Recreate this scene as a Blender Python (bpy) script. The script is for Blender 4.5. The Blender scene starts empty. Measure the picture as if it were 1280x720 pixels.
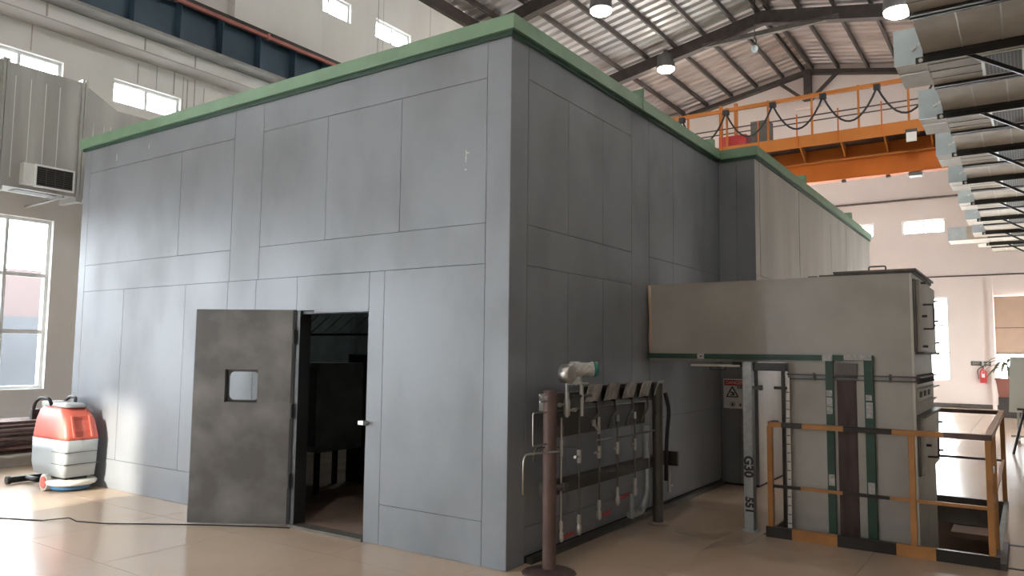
import bpy, bmesh, math, random
from mathutils import Vector as V, Matrix
random.seed(7)
S = bpy.context.scene
COL = S.collection
PI = math.pi

# ------------------------------------------------------------------ camera
cam_d = bpy.data.cameras.new('camera')
cam = bpy.data.objects.new('camera', cam_d)
COL.objects.link(cam)
S.camera = cam
cam_d.sensor_width = 36.0
cam_d.lens = 945.9 / 1280 * 36.0
cam_d.clip_end = 400
_yaw, _pitch, _roll = 0.5996, 0.0845, 0.0110
_f = V((-math.sin(_yaw) * math.cos(_pitch), math.cos(_yaw) * math.cos(_pitch), math.sin(_pitch)))
_r = _f.cross(V((0, 0, 1))).normalized()
_u = _r.cross(_f)
_r2 = _r * math.cos(_roll) + _u * math.sin(_roll)
_u2 = -_r * math.sin(_roll) + _u * math.cos(_roll)
_m = Matrix((_r2, _u2, -_f)).transposed().to_4x4()
_m.translation = V((3.323, -4.8209, 1.65))
cam.matrix_world = _m

# ------------------------------------------------------------------ daylight, exposure
W = bpy.data.worlds.new('sky')
S.world = W
W.use_nodes = True
_bg = W.node_tree.nodes['Background']
_bg.inputs['Color'].default_value = (0.93, 0.96, 1.0, 1)
_bg.inputs['Strength'].default_value = 30.0

def sun_lamp():
    d = bpy.data.lights.new('sun', 'SUN')
    d.energy = 14.0
    d.angle = math.radians(2.0)
    d.color = (1.0, 0.9, 0.76)
    o = bpy.data.objects.new('sun', d)
    COL.objects.link(o)
    el = math.radians(20)
    dirv = V((-0.03, math.cos(el), -math.sin(el)))     # travels along the hall, down through the gable window
    o.rotation_euler = dirv.to_track_quat('-Z', 'Y').to_euler()
sun_lamp()

def portal(name, loc, normal, sx, sy):
    d = bpy.data.lights.new(name, 'AREA')
    d.shape = 'RECTANGLE'
    d.size, d.size_y = sx, sy
    d.cycles.is_portal = True
    o = bpy.data.objects.new(name, d)
    COL.objects.link(o)
    o.location = loc
    o.rotation_euler = V(normal).to_track_quat('-Z', 'Z').to_euler()
# window rows in which the sky is sampled (portals shed no light of their own)
portal('window_row_portal', (-9.66, 6.0, 2.33), (1, 0, 0), 33.5, 2.7)
portal('window_row_portal', (-9.66, 6.0, 6.05), (1, 0, 0), 33.5, 0.45)
portal('window_row_portal', (-9.66, 6.0, 9.5), (1, 0, 0), 33.5, 0.6)
portal('window_row_portal', (4.76, 18.0, 1.8), (-1, 0, 0), 11.0, 1.6)
portal('window_row_portal', (4.76, 6.0, 9.5), (-1, 0, 0), 33.5, 0.6)
portal('window_row_portal', (-2.0, 24.18, 2.25), (0, -1, 0), 13.5, 2.8)
portal('window_row_portal', (-2.0, 24.18, 6.05), (0, -1, 0), 13.5, 0.5)
portal('window_row_portal', (-5.15, -11.2, 3.4), (0, 1, 0), 1.0, 3.4)

S.view_settings.view_transform = 'Standard'
S.view_settings.look = 'None'
S.view_settings.gamma = 1.0
S.view_settings.use_curve_mapping = False
S.view_settings.exposure = 0.2
try:
    S.cycles.use_denoising = True
    S.cycles.max_bounces = 10
    S.cycles.diffuse_bounces = 6
    S.cycles.sample_clamp_indirect = 12
except Exception:
    pass

# ------------------------------------------------------------------ materials
def mat(name, col, rough=0.5, metal=0.0, var=0.0, scale=4.0, col2=None, bump=0.0, bscale=None,
        rvar=0.0, emit=None, estr=0.0, stretch=(1, 1, 1), coat=0.0, detail=4.0, lo=0.35, hi=0.65, spec=0.5, world=False):
    m = bpy.data.materials.new(name)
    m.use_nodes = True
    nt = m.node_tree
    n, l = nt.nodes, nt.links
    b = n['Principled BSDF']
    b.inputs['Base Color'].default_value = (*col, 1)
    b.inputs['Roughness'].default_value = rough
    b.inputs['Metallic'].default_value = metal
    b.inputs['Specular IOR Level'].default_value = spec
    if coat:
        b.inputs['Coat Weight'].default_value = coat
        b.inputs['Coat Roughness'].default_value = 0.08
    if emit:
        b.inputs['Emission Color'].default_value = (*emit, 1)
        b.inputs['Emission Strength'].default_value = estr
    tc = n.new('ShaderNodeTexCoord')
    mp = n.new('ShaderNodeMapping')
    mp.inputs['Scale'].default_value = stretch
    l.new(n.new('ShaderNodeNewGeometry').outputs['Position'] if world else tc.outputs['Object'], mp.inputs['Vector'])
    nz = n.new('ShaderNodeTexNoise')
    nz.inputs['Scale'].default_value = scale
    nz.inputs['Detail'].default_value = detail
    l.new(mp.outputs['Vector'], nz.inputs['Vector'])
    if var or col2:
        rp = n.new('ShaderNodeMapRange')
        rp.inputs['From Min'].default_value = lo
        rp.inputs['From Max'].default_value = hi
        l.new(nz.outputs['Fac'], rp.inputs['Value'])
        mx = n.new('ShaderNodeMix')
        mx.data_type = 'RGBA'
        c2 = col2 or tuple(c * (1 - var) for c in col)
        mx.inputs['A'].default_value = (*col, 1)
        mx.inputs['B'].default_value = (*c2, 1)
        l.new(rp.outputs['Result'], mx.inputs['Factor'])
        l.new(mx.outputs['Result'], b.inputs['Base Color'])
    if rvar:
        rr = n.new('ShaderNodeMapRange')
        rr.inputs['From Min'].default_value = 0.3
        rr.inputs['From Max'].default_value = 0.7
        rr.inputs['To Min'].default_value = max(0.02, rough - rvar)
        rr.inputs['To Max'].default_value = rough + rvar
        l.new(nz.outputs['Fac'], rr.inputs['Value'])
        l.new(rr.outputs['Result'], b.inputs['Roughness'])
    if bump:
        nb = n.new('ShaderNodeTexNoise')
        nb.inputs['Scale'].default_value = bscale or scale * 3
        nb.inputs['Detail'].default_value = 3
        l.new(mp.outputs['Vector'], nb.inputs['Vector'])
        bp = n.new('ShaderNodeBump')
        bp.inputs['Strength'].default_value = bump
        bp.inputs['Distance'].default_value = 0.01
        l.new(nb.outputs['Fac'], bp.inputs['Height'])
        l.new(bp.outputs['Normal'], b.inputs['Normal'])
    return m

M = {}
M['panel'] = mat('grey_panel_paint', (0.245, 0.262, 0.29), 0.5, 0.22, scale=1.5, col2=(0.196, 0.206, 0.226), rvar=0.08, stretch=(1, 1, .6), bump=0.04, bscale=1.5, lo=0.46, hi=0.74, detail=8)
M['shell'] = mat('dark_seam', (0.02, 0.022, 0.025), 0.7)
M['inside'] = mat('chamber_lining', (0.17, 0.19, 0.19), 0.6, var=0.3)
M['door_steel'] = mat('bare_door_steel', (0.125, 0.124, 0.123), 0.45, 0.3, scale=2.6, col2=(0.235, 0.23, 0.225), rvar=0.12, detail=7, lo=0.4, hi=0.7)
M['door_edge'] = mat('door_edge_black', (0.03, 0.033, 0.036), 0.4, 0.2)
M['green'] = mat('green_trim_paint', (0.20, 0.33, 0.215), 0.45, 0.0, var=0.15, scale=3)
M['green_dark'] = mat('dark_green_paint', (0.03, 0.085, 0.06), 0.45, var=0.2)
M['floor'] = mat('polished_floor', (0.53, 0.41, 0.315), 0.22, 0.0, scale=0.7, col2=(0.47, 0.355, 0.27), rvar=0.05, spec=0.24, world=True)
M['grout'] = mat('floor_joint', (0.25, 0.20, 0.16), 0.6)
M['wall'] = mat('wall_paint', (0.78, 0.755, 0.72), 0.8, 0.0, scale=0.9, col2=(0.70, 0.675, 0.645), stretch=(1, 1, 0.25), bump=0.03, bscale=20, detail=6)
M['wall_far'] = mat('far_wall_warm_tint', (0.80, 0.725, 0.69), 0.75, 0.0, scale=0.5, var=0.06)  # warm glow of lamps and sun put into the wall colour
M['stain'] = mat('wall_stain', (0.42, 0.39, 0.36), 0.85)
M['white_frame'] = mat('white_window_frame', (0.74, 0.76, 0.76), 0.4, var=0.05)
M['roof'] = mat('corrugated_zinc', (0.60, 0.555, 0.53), 0.34, 0.6, scale=0.8, var=0.35, stretch=(0.5, 3, 1))
M['steel_brown'] = mat('brown_steel', (0.085, 0.068, 0.06), 0.5, 0.2, var=0.3)
M['steel_dark'] = mat('dark_steel', (0.05, 0.045, 0.04), 0.45, 0.3, var=0.3)
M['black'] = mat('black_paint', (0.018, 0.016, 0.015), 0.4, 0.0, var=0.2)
M['rubber'] = mat('black_rubber', (0.02, 0.02, 0.022), 0.6)
M['orange'] = mat('crane_orange', (0.62, 0.165, 0.03), 0.5, 0.0, spec=0.12, scale=1.0, var=0.18)
M['orange2'] = mat('crane_orange_walkway', (0.56, 0.20, 0.05), 0.5, 0.0, spec=0.12, scale=1.0, var=0.15)
M['blue_beam'] = mat('runway_blue', (0.045, 0.085, 0.125), 0.45, 0.1, scale=1.2, var=0.25)
M['beam_grey'] = mat('runway_flange_grey', (0.30, 0.29, 0.275), 0.6, var=0.25, scale=3)
M['rail_red'] = mat('conductor_red', (0.42, 0.14, 0.115), 0.5, var=0.2)
M['galv'] = mat('galvanised_sheet', (0.64, 0.585, 0.50), 0.6, 0.1, scale=2.0, var=0.25, spec=0.2, detail=5)  # warm light put into the beige of the zinc
M['galv_blue'] = mat('galvanised_sky_tint', (0.56, 0.65, 0.70), 0.38, 0.3, scale=4.0, var=0.15)  # window light on the box fronts put into the blue
M['galv_grey'] = mat('grey_galvanised_duct', (0.38, 0.375, 0.35), 0.45, 0.3, scale=1.2, var=0.2, stretch=(1, 3, 0.3), rvar=0.08)
M['seam'] = mat('duct_seam', (0.60, 0.60, 0.57), 0.4, 0.4)
M['duct_paint'] = mat('elbow_duct_grey', (0.425, 0.412, 0.38), 0.5, 0.2, scale=1.5, col2=(0.335, 0.318, 0.29), detail=7, lo=0.42, hi=0.72, rvar=0.08)
M['hatch'] = mat('hatch_grey_green', (0.62, 0.62, 0.56), 0.5, 0.1, var=0.15, scale=3)
M['flange'] = mat('flange_brown_grey', (0.16, 0.145, 0.13), 0.5, 0.3, var=0.3, scale=6)
M['rust'] = mat('rust_brown', (0.05, 0.024, 0.021), 0.6, 0.1, scale=5, col2=(0.085, 0.055, 0.05), stretch=(3, 3, 0.5))
M['pipe_brown'] = mat('brown_post', (0.14, 0.085, 0.075), 0.5, 0.1, scale=6, var=0.25)
M['galv_post'] = mat('hot_dip_galvanised', (0.40, 0.43, 0.44), 0.42, 0.5, scale=22, var=0.16, detail=6, rvar=0.1)
M['chrome'] = mat('bright_steel', (0.50, 0.49, 0.47), 0.33, 0.9)
M['tube'] = mat('stainless_tube', (0.45, 0.43, 0.40), 0.3, 0.9)
M['dull'] = mat('dull_metal', (0.13, 0.125, 0.115), 0.45, 0.7, var=0.2)
M['plate'] = mat('grey_box', (0.46, 0.44, 0.425), 0.5, 0.2, scale=14, var=0.4)
M['teal'] = mat('teal_cap', (0.02, 0.20, 0.17), 0.4)
M['red'] = mat('red_lever', (0.35, 0.03, 0.03), 0.45)
M['white'] = mat('white_enamel', (0.78, 0.78, 0.76), 0.4)
M['label'] = mat('pale_label', (0.55, 0.56, 0.54), 0.5, scale=40, var=0.35)
M['yellow'] = mat('rail_yellow', (0.47, 0.215, 0.065), 0.42, var=0.2, scale=6)
M['kerb_black'] = mat('kerb_black', (0.016, 0.014, 0.013), 0.4)
M['pit'] = mat('pit_concrete', (0.36, 0.26, 0.21), 0.6, var=0.4, scale=2)
M['scrub_red'] = mat('scrubber_coral', (0.66, 0.15, 0.115), 0.42, scale=3, var=0.06)
M['scrub_grey'] = mat('scrubber_grey', (0.36, 0.395, 0.415), 0.45, scale=3, var=0.08)
M['scrub_blue'] = mat('brush_blue', (0.05, 0.16, 0.33), 0.6)
M['squeegee'] = mat('deck_pale', (0.62, 0.61, 0.57), 0.45)
M['lamp_body'] = mat('lamp_body_grey', (0.20, 0.195, 0.19), 0.4, 0.5)
M['lens'] = mat('lamp_lens', (0.9, 0.9, 0.9), 0.4, emit=(1.0, 0.9, 0.78), estr=120)
M['board'] = mat('whiteboard_white', (0.80, 0.88, 0.85), 0.4)
M['sign_red'] = mat('sign_red', (0.50, 0.025, 0.03), 0.45)
M['sign_dark'] = mat('exit_sign_dark', (0.09, 0.10, 0.085), 0.4)
M['ext_red'] = mat('extinguisher_red', (0.55, 0.045, 0.05), 0.3)
M['leaf'] = mat('leaf_green', (0.16, 0.17, 0.10), 0.5, var=0.3, scale=8)
M['planter'] = mat('terracotta_planter', (0.40, 0.17, 0.135), 0.6)
M['shade'] = mat('tan_roller_blind', (0.56, 0.40, 0.30), 0.8, var=0.06)
M['wood'] = mat('dark_timber', (0.10, 0.07, 0.055), 0.6, var=0.3, scale=8)
M['rods'] = mat('rusty_rods', (0.16, 0.095, 0.08), 0.6, 0.3, var=0.4, scale=10)
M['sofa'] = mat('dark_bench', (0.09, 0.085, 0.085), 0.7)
M['blackish'] = mat('grille_dark', (0.03, 0.026, 0.022), 0.6)
M['ground'] = mat('outside_paving', (0.10, 0.10, 0.10), 0.9)
M['facade'] = mat('outside_facade', (0.028, 0.03, 0.034), 0.9, scale=0.3, var=0.3)
M['facade_red'] = mat('outside_facade_red', (0.05, 0.035, 0.034), 0.9)

def glass():
    m = bpy.data.materials.new('window_glass')
    m.use_nodes = True
    nt = m.node_tree
    n, l = nt.nodes, nt.links
    n.remove(n['Principled BSDF'])
    t = n.new('ShaderNodeBsdfTransparent')
    t.inputs['Color'].default_value = (0.93, 0.95, 0.95, 1)
    g = n.new('ShaderNodeBsdfGlossy')
    g.inputs['Roughness'].default_value = 0.02
    mx = n.new('ShaderNodeMixShader')
    mx.inputs['Fac'].default_value = 0.06
    l.new(t.outputs['BSDF'], mx.inputs[1])
    l.new(g.outputs['BSDF'], mx.inputs[2])
    l.new(mx.outputs['Shader'], n['Material Output'].inputs['Surface'])
    return m
M['glass'] = glass()

# ------------------------------------------------------------------ mesh helpers (world coordinates)
def bx(bm, x0, x1, y0, y1, z0, z1):
    vs = [bm.verts.new((x, y, z)) for z in (z0, z1) for y in (y0, y1) for x in (x0, x1)]
    for f in ((0, 2, 3, 1), (4, 5, 7, 6), (0, 1, 5, 4), (2, 6, 7, 3), (0, 4, 6, 2), (1, 3, 7, 5)):
        bm.faces.new([vs[i] for i in f])
    return vs

def obx(bm, c, ax, ay, az):
    """oriented box: centre and three half-extent vectors"""
    c, ax, ay, az = V(c), V(ax), V(ay), V(az)
    vs = [bm.verts.new(c + ax * i + ay * j + az * k) for k in (-1, 1) for j in (-1, 1) for i in (-1, 1)]
    for f in ((0, 2, 3, 1), (4, 5, 7, 6), (0, 1, 5, 4), (2, 6, 7, 3), (0, 4, 6, 2), (1, 3, 7, 5)):
        bm.faces.new([vs[i] for i in f])
    return vs

def bar(bm, p0, p1, w, h=None, up=(0, 0, 1)):
    p0, p1 = V(p0), V(p1)
    d = (p1 - p0)
    u = V(up)
    s = d.cross(u)
    if s.length < 1e-6:
        s = d.cross(V((1, 0, 0)))
    s.normalize()
    t = s.cross(d).normalized()
    obx(bm, (p0 + p1) / 2, d / 2, s * w / 2, t * (h or w) / 2)

def cyl(bm, p0, p1, r0, r1=None, n=12, smooth=True):
    p0, p1 = V(p0), V(p1)
    r1 = r0 if r1 is None else r1
    d = (p1 - p0).normalized()
    a = d.cross(V((0, 0, 1)))
    if a.length < 1e-4:
        a = V((1, 0, 0))
    a.normalize()
    b = d.cross(a)
    A = [bm.verts.new(p0 + (a * math.cos(2 * PI * i / n) + b * math.sin(2 * PI * i / n)) * r0) for i in range(n)]
    B = [bm.verts.new(p1 + (a * math.cos(2 * PI * i / n) + b * math.sin(2 * PI * i / n)) * r1) for i in range(n)]
    for i in range(n):
        j = (i + 1) % n
        f = bm.faces.new((A[i], A[j], B[j], B[i]))
        f.smooth = smooth
    for ring in (A[::-1], B):
        f = bm.faces.new(ring)
        for e in f.edges:
            e.smooth = False

def lathe(bm, c, axis, prof, n=16):
    """prof: (distance along axis, radius) from start to end"""
    c, d = V(c), V(axis).normalized()
    a = d.cross(V((0, 0, 1)))
    if a.length < 1e-4:
        a = V((1, 0, 0))
    a.normalize()
    b = d.cross(a)
    rings = []
    for t, r in prof:
        rings.append([bm.verts.new(c + d * t + (a * math.cos(2 * PI * i / n) + b * math.sin(2 * PI * i / n)) * max(r, 1e-4)) for i in range(n)])
    for k in range(len(rings) - 1):
        for i in range(n):
            j = (i + 1) % n
            f = bm.faces.new((rings[k][i], rings[k][j], rings[k + 1][j], rings[k + 1][i]))
            f.smooth = True
    bm.faces.new(rings[0][::-1])
    bm.faces.new(rings[-1])

def tube(bm, pts, r, n=8):
    pts = [V(p) for p in pts]
    rings = []
    prev = None
    for i, p in enumerate(pts):
        d = (pts[min(i + 1, len(pts) - 1)] - pts[max(i - 1, 0)]).normalized()
        a = prev - d * prev.dot(d) if prev is not None else d.cross(V((0.3, 0.2, 0.93)))
        if a.length < 1e-4:
            a = d.cross(V((1, 0, 0)))
        a.normalize()
        prev = a
        b = d.cross(a)
        rings.append([bm.verts.new(p + (a * math.cos(2 * PI * k / n) + b * math.sin(2 * PI * k / n)) * r) for k in range(n)])
    for i in range(len(rings) - 1):
        for k in range(n):
            j = (k + 1) % n
            f = bm.faces.new((rings[i][k], rings[i][j], rings[i + 1][j], rings[i + 1][k]))
            f.smooth = True
    bm.faces.new(rings[0][::-1])
    bm.faces.new(rings[-1])

def bend(pts, r=0.05, k=4):
    """rounds the corners of a polyline"""
    out = [V(pts[0])]
    for i in range(1, len(pts) - 1):
        p, a, b = V(pts[i]), V(pts[i - 1]), V(pts[i + 1])
        da, db = (a - p), (b - p)
        ra = min(r, da.length * 0.45, db.length * 0.45)
        s, e = p + da.normalized() * ra, p + db.normalized() * ra
        for t in range(k + 1):
            t = t / k
            out.append(s * (1 - t) ** 2 + p * 2 * t * (1 - t) + e * t * t)
    out.append(V(pts[-1]))
    return out

def prism(bm, pts, ext):
    A = [bm.verts.new(V(p)) for p in pts]
    B = [bm.verts.new(V(p) + V(ext)) for p in pts]
    n = len(pts)
    for i in range(n):
        j = (i + 1) % n
        bm.faces.new((A[i], A[j], B[j], B[i]))
    bm.faces.new(A[::-1])
    bm.faces.new(B)

def new():
    return bmesh.new()

def bevel(bm, w, seg=2):
    bmesh.ops.bevel(bm, geom=list(bm.edges), offset=w, segments=seg, affect='EDGES', profile=0.6)

def obj(name, bm, m, parent=None, bev=0.0, seg=2):
    """links bm (built in world coordinates) as ONE mesh object under parent"""
    if bev:
        bevel(bm, bev, seg)
    bmesh.ops.recalc_face_normals(bm, faces=bm.faces)
    org = V((0, 0, 0))
    p = parent
    while p is not None:
        org += p.location
        p = p.parent
    if org.length:
        bmesh.ops.translate(bm, verts=bm.verts, vec=-org)
    me = bpy.data.meshes.new(name)
    bm.to_mesh(me)
    bm.free()
    me.materials.append(M[m] if isinstance(m, str) else m)
    o = bpy.data.objects.new(name, me)
    COL.objects.link(o)
    o.parent = parent
    return o

def tag(o, label, cat=None, group=None, kind=None):
    o['label'] = label
    if cat:
        o['category'] = cat
    if group:
        o['group'] = group
    if kind:
        o['kind'] = kind
    return o

def thing(name, label, cat, loc=(0, 0, 0), group=None, kind=None):
    o = bpy.data.objects.new(name, None)
    o.empty_display_size = 0.1
    COL.objects.link(o)
    o.location = loc
    return tag(o, label, cat, group, kind)

def struct(name, bm, m, label, parent=None):
    o = obj(name, bm, m, parent)
    if parent is None:
        tag(o, label, None, None, 'structure')
    return o

def box(name, m, parent, x0, x1, y0, y1, z0, z1, bev=0.0, seg=1):
    bm = new()
    bx(bm, x0, x1, y0, y1, z0, z1)
    return obj(name, bm, m, parent, bev, seg)

def copy_tree(o, parent=None):
    c = o.copy()
    COL.objects.link(c)
    c.parent = parent
    for ch in [k for k in KIDS.get(o.name, [])]:
        copy_tree(ch, c)
    return c
KIDS = {}
def index_kids(root):
    for ch in root.children:
        KIDS.setdefault(root.name, [])
        if ch not in KIDS[root.name]:
            KIDS[root.name].append(ch)
        index_kids(ch)

def text(name, s, size, loc, rot, m, parent, align='CENTER', ext=0.001, bold=0.0):
    cu = bpy.data.curves.new(name, 'FONT')
    cu.body = s
    cu.size = size
    cu.extrude = ext
    cu.offset = bold
    cu.align_x = align
    cu.align_y = 'CENTER'
    cu.materials.append(M[m])
    tmp = bpy.data.objects.new(name, cu)
    COL.objects.link(tmp)
    bpy.context.view_layer.update()
    me = bpy.data.meshes.new_from_object(tmp.evaluated_get(bpy.context.evaluated_depsgraph_get()))
    bpy.data.objects.remove(tmp)
    bpy.data.curves.remove(cu)
    me.materials.clear()
    me.materials.append(M[m])
    o = bpy.data.objects.new(name, me)
    COL.objects.link(o)
    org = V((0, 0, 0))
    p = parent
    while p is not None:
        org += p.location
        p = p.parent
    o.location = V(loc) - org
    o.rotation_euler = rot
    o.parent = parent
    return o

# ------------------------------------------------------------------ hall: floor with pit, walls, roof
XL, XR, YN, YF = -9.5, 4.6, -11.0, 24.0
PX0, PX1, PY0, PY1 = 1.22, 3.06, 2.40, 5.75            # the pit
EAVE_R = 12.4 - 0.19 * (XR + 3.1)
EAVE_L = 12.4 - 0.19 * (-3.1 - XL)

bm = new()
for (a, b, c, d) in ((XL - .3, PX0, YN - .3, YF + .3), (PX1, XR + .3, YN - .3, YF + .3), (PX0, PX1, YN - .3, PY0), (PX0, PX1, PY1, YF + .3)):
    bx(bm, a, b, c, d, -0.3, -0.004)
floor = struct('floor', bm, 'grout', 'polished beige tiled floor of the hall')

T = 1.2
def tile_rects():
    out = []
    for i in range(-10, 3):
        for j in range(-7, 22):
            x0, y0 = 2.17 + T * i, -1.66 + T * j
            x1, y1 = x0 + T, y0 + T
            x0, x1 = max(x0, XL), min(x1, XR)
            y1 = min(y1, YF)
            if x1 - x0 < .02 or y1 - y0 < .02:
                continue
            if x0 > -6.4 and x1 < -0.2 and y0 > 0.2 and y1 < 13.0:
                continue
            if x1 < -6.0 and y0 > 3.0:
                continue
            cells = [(x0, x1, y0, y1)]
            if x0 < PX1 and x1 > PX0 and y0 < PY1 and y1 > PY0:
                cells = []
                if x0 < PX0: cells.append((x0, PX0, y0, y1))
                if x1 > PX1: cells.append((PX1, x1, y0, y1))
                a, b = max(x0, PX0), min(x1, PX1)
                if y0 < PY0: cells.append((a, b, y0, PY0))
                if y1 > PY1: cells.append((a, b, PY1, y1))
            out += [c for c in cells if c[1] - c[0] > .02 and c[3] - c[2] > .02]
    return out
_cache = {}
g = 0.0017
for (x0, x1, y0, y1) in tile_rects():
    key = (round(x1 - x0, 4), round(y1 - y0, 4))
    if key not in _cache:
        bm = new()
        bx(bm, g, x1 - x0 - g, g, y1 - y0 - g, -0.0045, 0)
        o = obj('floor_tile', bm, 'floor', floor)
        _cache[key] = o.data
    else:
        o = bpy.data.objects.new('floor_tile', _cache[key])
        COL.objects.link(o)
        o.parent = floor
    o.location = (x0, y0, 0)
box('floor_slab', 'floor', floor, XL, XR, YN, -1.66 - 7 * T, -0.0045, 0)

def wall_grid(bm, u0, u1, z0, z1, holes, put):
    """fills a rectangle with boxes leaving the holes (u0,u1,z0,z1) open"""
    zs = sorted({z0, z1} | {h[2] for h in holes} | {h[3] for h in holes})
    for a, b in zip(zs, zs[1:]):
        cut = sorted((h[0], h[1]) for h in holes if h[2] < b - 1e-6 and h[3] > a + 1e-6)
        u = u0
        for c, d in cut:
            if c > u + 1e-6:
                put(u, c, a, b)
            u = max(u, d)
        if u < u1 - 1e-6:
            put(u, u1, a, b)

WY = [1.75 + 2.07 * k for k in range(-6, 10)]
LOW, MID, TOP = (1.0, 3.66), (5.85, 6.27), (9.25, 9.72)
holes = [(y, y + 1.25, *r) for y in WY for r in (LOW, MID, TOP)]
bm = new()
wall_grid(bm, YN - .3, YF + .3, 0, EAVE_L, holes, lambda a, b, c, d: bx(bm, XL - .3, XL, a, b, c, d))
wall_left = struct('wall_left', bm, 'wall', 'off-white plaster side wall with window rows behind the crane beam')
# rain streaks, pilaster and joint ledge on the left wall
bm = new(); bx(bm, XL, XL + .22, 3.9, 6.1, 7.7, EAVE_L - .05); obj('pilaster', bm, 'wall', wall_left)
bm = new(); bx(bm, XL, -9.05, YN, YF, 6.74, 6.965); obj('ledge', bm, 'wall', wall_left)
bm = new(); bx(bm, XL, -9.04, YN, YF, 6.72, 6.74); obj('ledge_edge', bm, 'stain', wall_left)
for (yy, z0, z1) in ((.42, 6.3, 6.72), (2.5, 6.28, 6.72), (2.83, 6.3, 6.72), (3.02, 6.0, 6.7), (3.1, 6.0, 6.65), (3.25, 5.9, 6.7), (3.45, 5.95, 6.6), (8.02, 8.6, 10.4), (8.2, 8.5, 10.9), (2.15, 6.3, 6.66), (9.95, 8.9, 10.8)):
    box('rain_streak', 'stain', wall_left, XL, XL + .004, yy, yy + random.uniform(.012, .035), z0, z1)
for (yy, z0, z1) in ((2.0, 6.8, 7.05), (2.95, 6.8, 7.05), (0.42, 6.8, 7.05)):
    box('ledge_joint', 'stain', wall_left, -9.05, -9.045, yy, yy + .03, 6.75, 6.96)
box('wall_conduit', 'black', wall_left, XL, XL + .03, 1.36, 1.42, 2.95, 3.7)

FX = [-.15 + 2.17 * k for k in range(-4, 1)]
FLOW, FMID = (0.87, 3.62), (5.80, 6.27)
holes = [(x, x + 1.29, *FLOW) for x in FX] + [(x, x + 1.29, *FMID) for x in FX] + [(2.45, 4.0, 0.9, 3.62)]
bm = new()
wall_grid(bm, XL, XR, 0, 12.6, holes, lambda a, b, c, d: bx(bm, a, b, YF, YF + .3, c, d))
wall_far = struct('wall_far', bm, 'wall_far', 'white gable end wall tinted with warm glow at the far end of the hall')
bm = new(); bx(bm, XL, XR, YF - .06, YF, 6.98, 7.04); obj('wall_band', bm, 'flange', wall_far)
bm = new(); bx(bm, XL, XR, YF - .03, YF, 4.29, 4.33); obj('wall_band', bm, 'flange', wall_far)
bm = new(); bx(bm, 2.28, 2.40, YF - .18, YF, 0, 4.25); obj('pilaster', bm, 'wall_far', wall_far)
bm = new(); bx(bm, XL, XR, YF - .04, YF, 0, 0.14)
struct('baseboard_far', bm, 'flange', 'grey skirting along the far end wall')

bm = new()
wall_grid(bm, XL, XR, 0, 12.6, [(-5.62, -4.70, 1.7, 5.1)], lambda a, b, c, d: bx(bm, a, b, YN - .3, YN, c, d))
struct('wall_near', bm, 'wall', 'plaster gable wall behind the camera with one tall window')
bm = new()
WR = [y for y in WY if y > 12][1::3]  # rear openings added to brighten the far part of the hall
wall_grid(bm, YN - .3, YF + .3, 0, EAVE_R, [(y, y + 1.25, 9.25, 9.72) for y in WY] + [(y, y + 1.25, 1.0, 2.6) for y in WR], lambda a, b, c, d: bx(bm, XR, XR + .3, a, b, c, d))
wall_right = struct('wall_right', bm, 'wall', 'plain side wall that carries the air ducts')
box('bounce_absorber', 'steel_dark', wall_right, XR - .01, XR, -1.0, 3.0, 0, 3.6)  # unseen dark sheet added to keep bounced light off the chamber side

# windows ---------------------------------------------------------
wcount = [0]
def window(label, axis, at, u0, u1, z0, z1, nu, nz, group=None):
    """frame in a wall opening, with mullions and a glass pane per field; axis 'x': wall plane x=at, 'y': wall plane y=at"""
    wcount[0] += 1
    w = 0.05
    def B(bm, a, b, c, d, t0, t1):
        if axis in ('x', 'x2'):
            bx(bm, at - t1, at - t0, a, b, c, d)
        else:
            bx(bm, a, b, at + t0, at + t1, c, d)
    loc = (at, u0, z0) if axis != 'y' else (u0, at, z0)
    r = thing('window_%d' % wcount[0], label, None, loc, group, 'structure')
    bm = new()
    B(bm, u0, u0 + w, z0, z1, .08, .15); B(bm, u1 - w, u1, z0, z1, .08, .15)
    B(bm, u0 + w, u1 - w, z0, z0 + w, .08, .15); B(bm, u0 + w, u1 - w, z1 - w, z1, .08, .15)
    obj('window_frame', bm, 'white_frame', r)
    for i in range(1, nu):
        u = u0 + (u1 - u0) * i / nu
        bm = new(); B(bm, u - .025, u + .025, z0 + w, z1 - w, .085, .145); obj('mullion', bm, 'white_frame', r)
    for k in range(1, nz):
        z = z0 + (z1 - z0) * k / nz
        bm = new(); B(bm, u0 + w, u1 - w, z - .03, z + .03, .09, .14); obj('transom', bm, 'white_frame', r)
    for i in range(nu):
        for k in range(nz):
            a, b = u0 + (u1 - u0) * i / nu, u0 + (u1 - u0) * (i + 1) / nu
            c, d = z0 + (z1 - z0) * k / nz, z0 + (z1 - z0) * (k + 1) / nz
            bm = new(); B(bm, a + .02, b - .02, c + .02, d - .02, .112, .118); obj('pane', bm, 'glass', r)
    return r

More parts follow.
